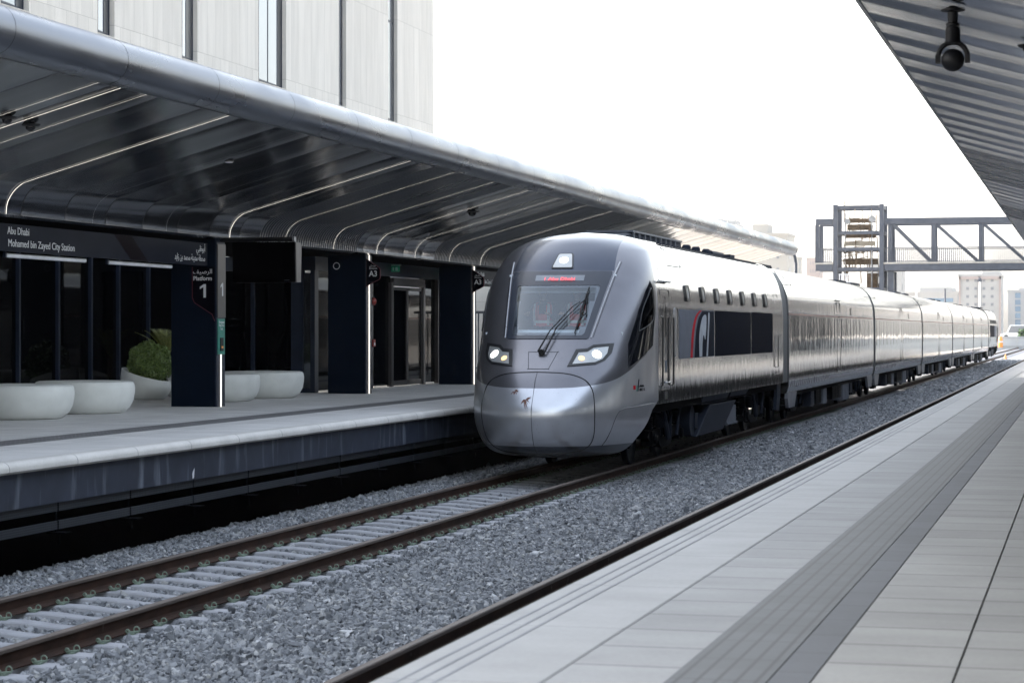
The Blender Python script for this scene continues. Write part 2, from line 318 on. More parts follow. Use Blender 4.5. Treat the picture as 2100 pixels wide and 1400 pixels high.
# ------------------------------------------------------------------ mesh helpers
def loc_of(o): return o.location.copy() if o is not None else Vector((0, 0, 0))
class MB:
    def __init__(s): s.v = []; s.f = []
    def add(s, V, F):
        b = len(s.v); s.v += [tuple(p) for p in V]; s.f += [tuple(b+i for i in f) for f in F]; return s
    def box(s, x0, x1, y0, y1, z0, z1):
        x0, x1 = min(x0, x1), max(x0, x1); y0, y1 = min(y0, y1), max(y0, y1); z0, z1 = min(z0, z1), max(z0, z1)
        return s.add([(x0, y0, z0), (x1, y0, z0), (x1, y1, z0), (x0, y1, z0), (x0, y0, z1), (x1, y0, z1), (x1, y1, z1), (x0, y1, z1)],
                     [(0, 3, 2, 1), (4, 5, 6, 7), (0, 1, 5, 4), (1, 2, 6, 5), (2, 3, 7, 6), (3, 0, 4, 7)])
    def prism(s, poly, axis, a0, a1):
        """poly: 2-D points; axis 0: (y,z), 1: (x,z), 2: (x,y)"""
        def P(q, a): return (a, q[0], q[1]) if axis == 0 else (q[0], a, q[1]) if axis == 1 else (q[0], q[1], a)
        n = len(poly); ar = sum(poly[i][0]*poly[(i+1) % n][1]-poly[(i+1) % n][0]*poly[i][1] for i in range(n))
        if (ar < 0) != (axis == 1): poly = poly[::-1]
        V = [P(q, a0) for q in poly]+[P(q, a1) for q in poly]
        if a1 < a0: V = V[n:]+V[:n]
        return s.add(V, [tuple(range(n))[::-1], tuple(range(n, 2*n))]+[(i, (i+1) % n, n+(i+1) % n, n+i) for i in range(n)])
    def tube(s, path, r, n=8, cap=True):
        path = [Vector(p) for p in path]; b = len(s.v); rr = r if isinstance(r, (list, tuple)) else [r]*len(path)
        u = None
        for i, p in enumerate(path):
            t = (path[min(i+1, len(path)-1)]-path[max(i-1, 0)])
            if t.length < 1e-9: t = Vector((0, 0, 1))
            t.normalize()
            if u is None: u = t.orthogonal().normalized()
            u = (u-t*u.dot(t)); u = u.normalized() if u.length > 1e-6 else t.orthogonal().normalized(); w = t.cross(u)
            for k in range(n):
                a = 2*math.pi*k/n; s.v.append(tuple(p+(u*math.cos(a)+w*math.sin(a))*rr[i]))
        for i in range(len(path)-1):
            for k in range(n):
                s.f.append((b+i*n+k, b+i*n+(k+1) % n, b+(i+1)*n+(k+1) % n, b+(i+1)*n+k))
        if cap:
            s.f.append(tuple(b+k for k in range(n))[::-1]); s.f.append(tuple(b+(len(path)-1)*n+k for k in range(n)))
        return s
    def lathe(s, prof, c=(0, 0, 0), n=32, axis=2):
        b = len(s.v); c = Vector(c)
        for r, h in prof:
            for k in range(n):
                a = 2*math.pi*k/n; q = (r*math.cos(a), r*math.sin(a), h)
                q = q if axis == 2 else (h, q[0], q[1]) if axis == 0 else (q[1], h, q[0])
                s.v.append(tuple(c+Vector(q)))
        for i in range(len(prof)-1):
            for k in range(n): s.f.append((b+i*n+k, b+i*n+(k+1) % n, b+(i+1)*n+(k+1) % n, b+(i+1)*n+k))
        s.f.append(tuple(b+k for k in range(n))[::-1]); s.f.append(tuple(b+(len(prof)-1)*n+k for k in range(n)))
        return s
    def grid(s, fn, nu, nv, flip=False):
        b = len(s.v)
        for i in range(nu+1):
            for j in range(nv+1): s.v.append(tuple(fn(i/nu, j/nv)))
        for i in range(nu):
            for j in range(nv):
                q = (b+i*(nv+1)+j, b+(i+1)*(nv+1)+j, b+(i+1)*(nv+1)+j+1, b+i*(nv+1)+j+1); s.f.append(q[::-1] if flip else q)
        return s
    def ball(s, c, r, nu=10, nv=14, sz=1):
        return s.lathe([(max(r*math.sin(math.pi*i/nu), 1e-4), -r*math.cos(math.pi*i/nu)*sz) for i in range(nu+1)], c, nv)
    def build(s, name, mat, parent=None, smooth=False, bevel=0, seg=2, base=None):
        o0 = loc_of(parent) if base is None else Vector(base)
        me = bpy.data.meshes.new(name); me.from_pydata([(x-o0.x, y-o0.y, z-o0.z) for x, y, z in s.v], [], s.f); me.update()
        me.materials.append(M[mat] if isinstance(mat, str) else mat)
        o = bpy.data.objects.new(name, me); COL.objects.link(o)
        if parent is not None:
            o.parent = parent
        elif base is not None: o.location = base
        if smooth:
            me.polygons.foreach_set('use_smooth', [True]*len(me.polygons))
            try: me.set_sharp_from_angle(angle=R(38))
            except Exception: pass
        if bevel:
            m = o.modifiers.new('bevel', 'BEVEL'); m.width = bevel; m.segments = seg; m.limit_method = 'ANGLE'
        return o
def tag(o, label=None, cat=None, group=None, kind=None):
    if label: o['label'] = label
    if cat: o['category'] = cat
    if group: o['group'] = group
    if kind: o['kind'] = kind
    return o
def thing(name, loc, label, cat, group=None, kind=None):
    o = bpy.data.objects.new(name, None); COL.objects.link(o); o.location = loc; o.empty_display_size = .2
    return tag(o, label, cat, group, kind)
def sub(mb, name, mat, part, root, **k):      # a sub-part: part sits at its root's origin, so the same offset applies
    o = mb.build(name, mat, root, **k); o.parent = part; return o
def copy_tree(o, parent=None):
    c = o.copy(); COL.objects.link(c); c.parent = parent
    for ch in list(o.children): copy_tree(ch, c)
    return c
AR = {'ا': (0xFE8D, 0xFE8E, 0, 0), 'أ': (0xFE83, 0xFE84, 0, 0), 'ب': (0xFE8F, 0xFE90, 0xFE91, 0xFE92), 'و': (0xFEED, 0xFEEE, 0, 0), 'ظ': (0xFEC5, 0xFEC6, 0xFEC7, 0xFEC8),
      'ي': (0xFEF1, 0xFEF2, 0xFEF3, 0xFEF4), 'م': (0xFEE1, 0xFEE2, 0xFEE3, 0xFEE4), 'ح': (0xFEA1, 0xFEA2, 0xFEA3, 0xFEA4), 'ط': (0xFEC1, 0xFEC2, 0xFEC3, 0xFEC4),
      'ة': (0xFE93, 0xFE94, 0, 0), 'د': (0xFEA9, 0xFEAA, 0, 0), 'ن': (0xFEE5, 0xFEE6, 0xFEE7, 0xFEE8), 'ز': (0xFEAF, 0xFEB0, 0, 0), 'ل': (0xFEDD, 0xFEDE, 0xFEDF, 0xFEE0),
      'ر': (0xFEAD, 0xFEAE, 0, 0), 'ص': (0xFEB9, 0xFEBA, 0xFEBB, 0xFEBC), 'ف': (0xFED1, 0xFED2, 0xFED3, 0xFED4), 'خ': (0xFEA5, 0xFEA6, 0xFEA7, 0xFEA8)}
def arab(s):
    out = []
    for i, c in enumerate(s):
        if c not in AR: out.append(c); continue
        p = i > 0 and s[i-1] in AR and AR[s[i-1]][2]; n = i < len(s)-1 and s[i+1] in AR and AR[c][2]
        out.append(chr(AR[c][3] if p and n else AR[c][1] if p else AR[c][2] if n else AR[c][0]))
    return ''.join(reversed(out))
def text(body, size, mat, root, org, right, up, align='LEFT', xs=1.0, name='lettering', part=None, bold=0, ext=.002):
    cu = bpy.data.curves.new('t', 'FONT'); cu.body = body; cu.size = size; cu.resolution_u = 3; cu.align_x = align; cu.extrude = ext; cu.offset = bold
    o = bpy.data.objects.new('t', cu); COL.objects.link(o); bpy.context.view_layer.update()
    me = bpy.data.meshes.new_from_object(o.evaluated_get(bpy.context.evaluated_depsgraph_get())); bpy.data.objects.remove(o); bpy.data.curves.remove(cu)
    r = Vector(right).normalized(); u = Vector(up).normalized(); w = r.cross(u); org = Vector(org); b = loc_of(root)
    for v in me.vertices: v.co = org+r*v.co.x*xs+u*v.co.y+w*v.co.z-b
    me.materials.clear(); me.materials.append(M[mat]); me.name = name
    t = bpy.data.objects.new(name, me); COL.objects.link(t); t.parent = part or root; return t

# ------------------------------------------------------------------ ground and platforms
XT, XN = -8.8, -4.33                     # centre lines of the two tracks; z = 0 is rail top
tag(MB().box(-1500, 1500, -300, 2600, -1.6, -.75).build('ground', 'earth'), 'flat dusty pale ground reaching to the horizon', kind='structure')
bed = MB()
prof = [(-12.6, -.74), (-11.75, -.50), (-11.35, -.30), (-10.9, -.26), (-10.1, -.27), (-9.9, -.29), (-8.8, -.31), (-7.7, -.29), (-7.2, -.24), (-6.4, -.28), (-5.4, -.27), (-2.2, -.27), (-1.6, -.74)]
bed.grid(lambda u, v: (np.interp(u*(len(prof)-1), range(len(prof)), [p[0] for p in prof]), -5+v*615, np.interp(u*(len(prof)-1), range(len(prof)), [p[1] for p in prof])), len(prof)-1, 4)
tag(bed.build('track_bed', 'bed'), 'grey crushed stone bed under both tracks', kind='structure')
# far (left) platform
PL = thing('platform', (-10.75, 40, 1.07), 'grey stone station platform on the left with dark stained face and perforated trays', 'platform', kind='structure')
y0, y1 = 8, 88
MB().box(-26, -13.02, y0, y1, .9, 1.06).build('paving', 'paving_far', PL)
MB().box(-13.02, -12.44, y0, y1, .9, 1.062).build('ribbed_strip', 'drain', PL)
MB().box(-12.44, -11.02, y0, y1, .9, 1.06).build('paving', 'edge_far', PL)
nos = [(-11.02, .93), (-11.02, 1.06)]+[(-10.83+.08*math.sin(a), .98+.08*math.cos(a)) for a in np.linspace(0, math.pi/2, 7)]+[(-10.75, .955), (-10.78, .93)]
nos = [(a, b+(.01 if i > 1 else 0)) for i, (a, b) in enumerate(nos)]
MB().prism(nos, 1, y0, y1).build('edge_nosing', 'nosing', PL)
MB().box(-10.95, -10.87, y0, y1, .555, .945).build('face_panel', 'fascia', PL)
for (za, zb) in ((.45, .548), (.25, .345)):
    yy = 9.0
    while yy < 86:
        MB().box(-10.95, -10.93, yy, yy+1.86, za, zb).build('perforated_tray', 'perf', PL); yy += 1.9
    if za < .4:
        m = MB(); yy = 9.0-.02
        while yy < 86:
            m.box(-11.02, -10.80, yy-.1, yy+.08, za-.04, za-.028); m.box(-10.92, -10.905, yy-.012, yy+.004, za-.16, za-.04); m.box(-10.96, -10.945, yy-.02, yy+.01, za-.03, .555); yy += 1.9
        m.build('tray_bracket', 'bogie', PL)
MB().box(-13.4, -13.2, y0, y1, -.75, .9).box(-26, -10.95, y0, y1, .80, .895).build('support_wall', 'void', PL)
# bright chipped mark on the face
MB().prism([(25.92, .66), (25.97, .70), (25.96, .62), (25.95, .58), (25.91, .57), (25.90, .63)], 0, -10.869, -10.866).build('paint_mark', 'lamp_white', PL)
# near (right) platform
PR = thing('platform', (-2.95, 30, .95), 'pale stone platform on the right with a dark tactile strip', 'platform', kind='structure')
y0, y1 = 1, 172
gz = .95
MB().box(-2.93, -2.22, y0, y1, .80, gz).build('edge_slab', 'edge_near', PR, bevel=.015)
m = MB()
for gx in (-2.82, -2.74, -2.66): m.box(gx-.008, gx+.008, y0, y1, gz-.01, gz+.0025)
m.build('grooved_line', pm('groove_shadow_stone', (.24, .25, .27), .8, 0, .2, (4, 1.2, 4)), PR)
MB().box(-2.212, -1.722, y0, y1, .80, gz).build('paving', 'paving_near', PR)
MB().box(-1.72, -1.305, y0, y1, .80, gz+.003).build('tactile_strip', 'tactile', PR)
MB().box(-1.30, -1.13, y0, y1, .80, gz+.001).build('dark_border', slabmat('dark_border_stone', (.085, .09, .102), 3, .6, (0, 1), .005, .1, .65), PR)
MB().box(-1.122, -.552, y0, y1, .80, gz).build('paving', slabmat('warm_pale_paving', (.31, .307, .297), 3.0, .62, (0, 1), .010, .08, .72), PR)
MB().box(-.54, 9, y0, y1, .80, gz-.001).build('paving', slabmat('warm_pale_paving_wide', (.295, .292, .282), 1.8, .62, (0, 1), .010, .08, .72), PR)
MB().box(-2.2, 9, y0, y1, .76, .80).box(-2.2, -2.0, y0, y1, -.75, .78).build('support_wall', 'void', PR)

# ------------------------------------------------------------------ tracks
def rail(x, y0, y1, label, group='running rails'):
    half = [(.075, -.172), (.075, -.160), (.022, -.142), (.009, -.125), (.009, -.050), (.036, -.038), (.037, -.014)]
    t = thing('rail', (x, y0, 0), label, 'rail', group)
    ft = half[:6]; MB().prism([(x+a, b) for a, b in ft]+[(x-a, b) for a, b in ft[::-1]], 1, y0, y1).build('rail_web', 'rail', t)
    hd = [(.036, -.0375), (.037, -.012), (.030, -.003), (.015, 0)]
    MB().prism([(x+a, b) for a, b in hd]+[(x-a, b) for a, b in hd[::-1]], 1, y0, y1).build('rail_head', 'railhead', t)
rail(XT-.755, 5, 600, 'rusty rail farther from the camera, beside the left platform')
rail(XT+.755, 5, 600, 'rusty right-hand rail of the track the train stands on')
rail(XN-.755, 2, 600, 'rusty rail running along the edge of the right platform')
rail(XN+.755, 2, 600, 'rusty rail tucked under the right platform edge')
def make_sleeper(x, y, label, group):
    t = thing('sleeper', (x, y, -.18), label, 'sleeper', group)
    xs = np.linspace(-1.3, 1.3, 27); V = []; F = []
    for i, u in enumerate(xs):
        a = abs(u); top = -.180 if a > .52 else -.180-.035*(.5+.5*math.cos(math.pi*a/.52))
        if a > .95: top -= (a-.95)*.05
        hw = .105 if a > .5 else .085+.02*(a/.5)
        V += [(x+u, y-hw-.03, -.38), (x+u, y-hw, top-.012), (x+u, y-hw+.014, top), (x+u, y+hw-.014, top), (x+u, y+hw, top-.012), (x+u, y+hw+.03, -.38)]
    for i in range(26):
        for k in range(5): F.append((6*i+k, 6*i+6+k, 6*i+7+k, 6*i+k+1))
    F += [tuple(range(6)), tuple(range(156, 162))[::-1]]
    MB().add(V, F).build('concrete_body', 'sleeper', t, smooth=True)
    for rx in (-.755, .755):
        for sd in (-1, 1):
            m = MB(); cx = x+rx+sd*.10; cz = -.165
            # elastic clip: two small coils of round bar whose axes run along the rail, joined by a straight leg
            for (ox, oy, r_, th, oz) in ((-.022, -.035, .017, .010, .012), (.030, .035, .027, .006, .022)):
                m.tube([(cx+ox+r_*math.cos(a), y+oy+.012*a/6.3, cz+oz+r_*math.sin(a)) for a in np.linspace(-.6, 5.2, 15)], th, 6)
            m.tube([(cx-.03, y-.045, cz+.004), (cx, y, cz+.006), (cx+.04, y+.045, cz+.006)], .008, 6)
            m.box(cx-.035, cx+.03, y-.03, y+.03, cz-.02, cz+.0)
            m.build('rail_clip', 'clip', t, smooth=True)
    return t
SP = .583
tr0 = 15.85-.583*9
base_s = make_sleeper(XT, tr0, 'pale concrete sleeper with green clips on the main track', 'sleepers of the main track')
SLM = [tr0]
for i in range(1, 66):
    o = copy_tree(base_s); o.location.y = tr0+i*SP; SLM.append(tr0+i*SP)
plain = None
for i in range(66, 150):
    o = base_s.copy(); COL.objects.link(o); o.location.y = tr0+i*SP; SLM.append(tr0+i*SP)
    c = base_s.children[0].copy(); COL.objects.link(c); c.parent = o
    for q in base_s.children[1:]:
        if q.name.startswith('rail_clip') and i < 110:
            k = q.copy(); COL.objects.link(k); k.parent = o
for o in list(S.objects):
    if o.name.startswith('sleeper'): tag(o, 'pale concrete sleeper with green spring clips under the rails the train runs on', 'sleeper', 'sleepers of the main track')
SLN = []
for i in range(72):
    y = 12+i*SP; o = base_s.copy(); COL.objects.link(o); o.location = (XN, y, -.18); SLN.append(y)
    tag(o, 'concrete sleeper of the near track, only its buried end shows beside the right platform', 'sleeper', 'sleepers of the near track')
    c = base_s.children[0].copy(); COL.objects.link(c); c.parent = o
# crushed stone: vertices carry the stones, geometry nodes put an angular stone on each
def stones(x0, x1, ya, yb, dens, zf, lim=None):
    n = int((x1-x0)*(yb-ya)*dens); P = np.empty((n, 3)); P[:, 0] = RNG.uniform(x0, x1, n); P[:, 1] = RNG.uniform(ya, yb, n)
    P[:, 2] = zf(P[:, 0])+RNG.uniform(-.03, .012, n); return P
zb = lambda x: np.interp(x, [p[0] for p in prof], [p[1] for p in prof])
def zc(x):   # loose stone surface a little over the bed, sleeper ends just showing
    return np.interp(x, [-12.2, -11.6, -11.3, -10.9, -10.25, -10.1, -9.9, -9.4, -8.8, -8.2, -7.85, -7.5, -7.3, -6.8, -6.0, -5.6, -2.2], [-.66, -.40, -.25, -.20, -.17, -.21, -.215, -.23, -.255, -.23, -.215, -.205, -.19, -.19, -.21, -.225, -.225])
PS = []
PS.append(stones(-12.2, -10.05, 9, 44, 900, zc)); PS.append(stones(-10.05, -7.55, 9, 41, 900, zc))
PS.append(stones(-7.55, -4.6, 5, 46, 950, zc)); PS.append(stones(-7.55, -4.6, 46, 95, 420, zc)); PS.append(stones(-12.2, -7.55, 41, 60, 200, zc))
PS.append(stones(-7.55, -4.6, 95, 200, 110, zc))
P = np.concatenate(PS)
def keep(P):
    near_s = np.zeros(len(P), bool)
    for SL, xc in ((np.array(SLM), XT), (np.array(SLN), XN)):
        d = np.abs(((P[:, 1]-SL[0]+SP/2) % SP)-SP/2); a = np.abs(P[:, 0]-xc)
        inside = (P[:, 1] > SL[0]-.2) & (P[:, 1] < SL[-1]+.2)
        near_s |= inside & (d < .125) & (a < 1.30)
    # a few stones lie on the sleeper ends, hardly any between the rails
    a = np.abs(P[:, 0]-XT); onend = near_s & (a > 1.0+.25*RNG.random(len(P))) & (RNG.random(len(P)) < .8)
    an = np.abs(P[:, 0]-XN); onend |= near_s & (an < 1.6) & (RNG.random(len(P)) < .55) & (P[:, 0] > XN-1.4) & (P[:, 0] < XN-.9)
    k = (~near_s) | onend
    for xr in (XT-.755, XT+.755, XN-.755): k &= np.abs(P[:, 0]-xr) > .105
    P[onend, 2] += .035
    return P[k]
P = keep(P)
me = bpy.data.meshes.new('ballast'); me.vertices.add(len(P)); me.vertices.foreach_set('co', P.astype(np.float32).ravel())
far_at = me.attributes.new('size', 'FLOAT', 'POINT')
sz = np.where(P[:, 1] > 95, 2.6, np.where(P[:, 1] > 46, 1.45, 1.0))*RNG.lognormal(0, .28, len(P)); far_at.data.foreach_set('value', sz.astype(np.float32))
ballast = bpy.data.objects.new('ballast', me); COL.objects.link(ballast)
tag(ballast, 'loose blue-grey crushed stone ballast heaped around and between the rails', kind='stuff')
def stone_mat():
    m, n, p = newmat('crushed_stone'); oi = node(n, 'ShaderNodeObjectInfo'); g = node(n, 'ShaderNodeNewGeometry')
    no = node(n, 'ShaderNodeTexNoise'); no.inputs['Scale'].default_value = 40; n.links.new(g.outputs['Position'], no.inputs['Vector'])
    c = ramp(n, oi.outputs['Random'], [(0, (.10, .107, .12)), (.35, (.19, .20, .217)), (.8, (.29, .30, .318)), (.96, (.36, .36, .36)), (1, (.52, .53, .55))])
    c = mixc(n, 1.0, c, ramp(n, no.outputs[0], [(.3, (.82,)), (.7, (1.12,))]), 'MULTIPLY')
    n.links.new(c, p.inputs['Base Color']); p.inputs['Roughness'].default_value = .75; return m
M['stone'] = stone_mat()
gn = bpy.data.node_groups.new('scatter_stones', 'GeometryNodeTree')
gn.interface.new_socket('Geometry', in_out='INPUT', socket_type='NodeSocketGeometry'); gn.interface.new_socket('Geometry', in_out='OUTPUT', socket_type='NodeSocketGeometry')
gi = gn.nodes.new('NodeGroupInput'); go = gn.nodes.new('NodeGroupOutput'); L = gn.links.new
g2i = gn.nodes.new('GeometryNodeGeometryToInstance')
for k in range(8):
    pts = gn.nodes.new('GeometryNodePoints'); pts.inputs['Count'].default_value = 13
    rv = gn.nodes.new('FunctionNodeRandomValue'); rv.data_type = 'FLOAT_VECTOR'
    s = random.uniform(.6, .95), random.uniform(.8, 1.15), random.uniform(.5, .8)
    rv.inputs[0].default_value = (-.034*s[0], -.034*s[1], -.034*s[2]); rv.inputs[1].default_value = (.034*s[0], .034*s[1], .034*s[2]); rv.inputs['Seed'].default_value = k+3
    L(rv.outputs[0], pts.inputs['Position']); ch = gn.nodes.new('GeometryNodeConvexHull'); L(pts.outputs[0], ch.inputs[0])
    sm = gn.nodes.new('GeometryNodeSetMaterial'); sm.inputs['Material'].default_value = M['stone']; L(ch.outputs[0], sm.inputs[0]); L(sm.outputs[0], g2i.inputs[0])
m2p = gn.nodes.new('GeometryNodeMeshToPoints'); L(gi.outputs[0], m2p.inputs[0])
iop = gn.nodes.new('GeometryNodeInstanceOnPoints'); L(m2p.outputs[0], iop.inputs['Points']); L(g2i.outputs[0], iop.inputs['Instance']); iop.inputs['Pick Instance'].default_value = True
rr = gn.nodes.new('FunctionNodeRandomValue'); rr.data_type = 'FLOAT_VECTOR'; rr.inputs[1].default_value = (6.28, 6.28, 6.28); L(rr.outputs[0], iop.inputs['Rotation'])
na = gn.nodes.new('GeometryNodeInputNamedAttribute'); na.data_type = 'FLOAT'; na.inputs[0].default_value = 'size'; L(na.outputs[0], iop.inputs['Scale'])
L(iop.outputs[0], go.inputs[0]); mod = ballast.modifiers.new('stones', 'NODES'); mod.node_group = gn

# ------------------------------------------------------------------ canopies
def canopy(side, xs, y0, y1, label, strips, corrs, smat, cmat, tube_r):
    """side -1: left canopy rising to the right; +1: right canopy rising to the left. xs = soffit edge."""
    d = -side                               # direction from fascia towards the track
    def X(a): return xs-d*a                 # a = metres back from the edge
    P = [(0, 5.43)]
    for a in np.linspace(.3, 2.95, 6): P.append((a, 5.43-.281*a))
    for q in np.linspace(.1, 1, 8):         # rounded shoulder into the vertical fascia
        an = q*(math.pi/2-math.atan(.281)); t0 = math.atan(.281)
        r = .46; cx, cz = 3.10-r*math.sin(t0)-.0, 5.43-.281*3.10-r*math.cos(t0)
        P.append((cx+r*math.sin(t0+an), cz+r*math.cos(t0+an)))
    P.append((P[-1][0], 4.09)); P.append((P[-1][0]+.12, 4.06)); xb = P[-1][0]
    t = thing('platform_canopy', (xs, (y0+y1)/2, 5.43), label, 'canopy')
    def strip(ya, yb, mat, nm):
        m = MB(); m.grid(lambda u, v: (X(np.interp(u*(len(P)-1), range(len(P)), [p[0] for p in P])), ya+v*(yb-ya), np.interp(u*(len(P)-1), range(len(P)), [p[1] for p in P])), len(P)-1, 1, flip=(side > 0))
        return m.build(nm, mat, t, smooth=True)
    cuts = sorted([y0, y1]+[c for ab in corrs for c in ab])
    for a, b in zip(cuts[:-1], cuts[1:]):
        strip(a, b, cmat if (a, b) in corrs else smat, 'soffit_panel')
    # standing seams between the soffit panels
    m = MB(); yy = y0+1.425*.5
    while yy < y1:
        for i in range(len(P)-2):
            a, b = P[i], P[i+1]
            m.add([(X(a[0]), yy-.006, a[1]-.004), (X(b[0]), yy-.006, b[1]-.004), (X(b[0]), yy+.006, b[1]-.004), (X(a[0]), yy+.006, a[1]-.004)], [(0, 1, 2, 3)])
        yy += 1.425
    m.build('panel_joint', 'seam', t)
    # roof build-up
    MB().prism([(X(-.02), 5.62), (X(0), 5.46), (X(4.2), 4.75), (X(4.2), 5.0)], 1, y0, y1).build('roof_deck', 'roofing', t)
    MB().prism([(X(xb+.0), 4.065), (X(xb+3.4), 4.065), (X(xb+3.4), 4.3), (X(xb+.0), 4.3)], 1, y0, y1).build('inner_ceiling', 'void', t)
    if tube_r:
        c = (X(-.24), 5.43+.20); n = 28; m = MB()
        ys = np.arange(y0, y1+.01, 2.85)
        for i, ya in enumerate(ys[:-1]):
            w = .0 if i % 2 else .004
            m.tube([(c[0], ya+.006, c[1]), (c[0]+w, (ya+ys[i+1])/2, c[1]-w), (c[0], ys[i+1]-.006, c[1])], tube_r, n, cap=False)
        m.tube([(c[0], ys[-1], c[1]), (c[0], ys[-1]+.25, c[1]), (c[0]-.02, ys[-1]+.42, c[1]-.01), (c[0]-.05, ys[-1]+.5, c[1]-.02)], [tube_r, tube_r*.98, tube_r*.8, tube_r*.4], n)
        m.build('edge_tube', 'tube', t, smooth=True)
        m = MB(); m.tube([(c[0], y0, c[1]), (c[0], ys[-1], c[1])], tube_r-.012, 20); m.box(X(.03), X(-.03), y0, y1, 5.42, 5.44); m.build('tube_joint', 'seam', t)
    else:
        MB().prism([(X(.0), 5.425), (X(-.045), 5.44), (X(-.06), 5.50), (X(-.03), 5.62), (X(0), 5.62)], 1, y0, y1).build('edge_gutter', 'tube', t)
    for (yy, w, lit) in strips:
        m2 = MB(); off = .012; V = []
        for a, z in P[:-1]:
            V += [(X(a)+d*0, yy-w, z-off), (X(a), yy+w, z-off)]
        nn = len(V)//2
        # vertical part must stand off the fascia towards the track
        V = [(v[0]+(d*off if i//2 >= 8 else 0), v[1], v[2]+(off if i//2 >= 12 else 0)) for i, v in enumerate(V)]
        m2.add(V, [(2*i, 2*i+2, 2*i+3, 2*i+1) for i in range(nn-1)])
        m2.build('light_strip', 'led' if lit else 'led_dim', t)
    return t
PX = -15.1
K = lambda k: 28.77+k*2.84
strips = [(24.56, .003, 1), (25.19, .007, 1), (25.96, .003, 1), (K(0), 0.0067, 1), (K(1), 0.0030, 0), (K(2), 0.0030, 0), (K(3), 0.0075, 1), (K(4), 0.0037, 1), (K(5), 0.0045, 1), (K(6), 0.0060, 1),
          (K(7), 0.0045, 1), (K(8), 0.0045, 1), (K(9), 0.0067, 1), (K(11), 0.0045, 1), (K(14), 0.0112, 1), (K(17), 0.0060, 1), (K(20), 0.0060, 1)]
CL = canopy(-1, -11.5, 10.0, 87.0, 'long silver and black platform canopy on the left with a rounded tube edge', strips, [(38.8, 44.5), (50.2, 58.6)], 'soffit', 'soffit_corr', .275)
CR = canopy(1, -2.0, 3.0, 176.0, 'sloping ribbed metal canopy over the right platform', [], [(36.8, 44.8), (53.5, 60.0), (80, 86)], 'soffit_near', 'soffit_near_corr', 0)
# downpipe at the far end of the left canopy
MB().tube([(-11.3, 87.55, 5.6), (-11.25, 88.1, 5.45), (-11.2, 88.2, 5.1), (-11.2, 88.2, 1.06)], .06, 10).build('drain_pipe', 'girder')
tag(bpy.data.objects['drain_pipe'], 'dark bent downpipe hanging from the far end of the left canopy', 'pipe')

# ------------------------------------------------------------------ pillars with signs
def pillar(yb, label, lit=True, full=True):
    t = thing('canopy_pillar', (-15.53, yb, 1.06), label, 'pillar', 'navy pillars of the left canopy')
    MB().box(-15.97, -15.13, yb-.20, yb+.20, 1.06, 4.07).build('pillar_body', 'navy', t)
    MB().box(-15.128, -15.098, yb-.20, yb+.20, 1.06, 4.06).build('side_cladding', 'navy_frame', t)
    return t
ys = [28.66, 37.29, 45.81, 54.33]
pl = [pillar(ys[0], 'navy blue pillar cut off by the left edge of the photo'), pillar(ys[1], 'navy blue pillar with the Platform 1 sign and a green emergency panel'),
      pillar(ys[2], 'navy blue pillar between the hanging screen and the A3 entrance doors'), pillar(ys[3], 'navy blue pillar just left of the train nose')]
for i, (p, y) in enumerate(zip(pl, ys)):
    zt = 2.0 if i == 1 else 4.06
    MB().box(-15.098, -15.085, y-.015, y+.015, 1.06, zt).build('light_strip', 'led' if i != 0 else 'led', p)
p = pl[1]; y = ys[1]; yf = y-.20
MB().box(-15.098, -15.078, y-.185, y+.185, 2.66, 3.98).build('grey_panel', 'grey_metal', p)
one = lambda c, z, w, h: [(c+w*.1, z), (c+w*.5, z), (c+w*.5, z+h), (c+w*.12, z+h), (c-w*.5, z+h*.80), (c-w*.5, z+h*.63), (c+w*.1, z+h*.79)]
MB().prism(one(y, 3.05, .12, .235), 0, -15.078, -15.074).build('number', 'text_white', p)
MB().box(-15.098, -15.082, y-.16, y+.16, 2.0, 2.64).build('emergency_panel', 'green', p)
e = p.children[-1]
MB().box(-15.082, -15.07, y-.07, y+.07, 2.06, 2.30).build('call_box', 'black', p); MB().box(-15.07, -15.06, y-.035, y+.035, 2.11, 2.15).build('call_button', 'orange', p)
for k, s in enumerate(['Emergency', 'Help Point', 'Push']): text(s, .062, 'text_white', p, (-15.079, y, 2.56-.06*k), (0, 1, 0), (0, 0, 1), 'CENTER', .9, 'panel_lettering')
hx = [(-15.13, 3.57), (-15.56, 3.57), (-15.56, 3.02), (-15.52, 2.93), (-15.18, 2.72), (-15.13, 2.62)]
MB().prism(hx, 1, yf-.006, yf-.001).build('platform_plate', 'sign_black', p)
m = MB(); m.tube([(a, yf-.008, b) for a, b in [(-15.56, 3.57), (-15.56, 3.02), (-15.52, 2.93), (-15.18, 2.72), (-15.13, 2.60)]], .007, 5); m.build('red_outline', 'maroon', p)
text(arab('الرصيف'), .115, 'text_white', p, (-15.36, yf-.012, 3.45), (1, 0, 0), (0, 0, 1), 'CENTER', 1, 'lettering')
text('Platform', .105, 'text_white', p, (-15.36, yf-.012, 3.33), (1, 0, 0), (0, 0, 1), 'CENTER', 1, 'lettering', bold=.002)
MB().prism(one(-15.355, 3.02, .115, .24), 1, yf-.014, yf-.009).build('number', 'text_white', p)
# camera dome ring on the third pillar
p = pl[2]; y = ys[2]-.20
m = MB(); m.tube([(-15.87+.1+.07*math.cos(a), y-.015, 3.83+.07*math.sin(a)) for a in np.linspace(0, 2*math.pi, 25)], .008, 6); m.build('camera_ring', 'lamp_white', p)
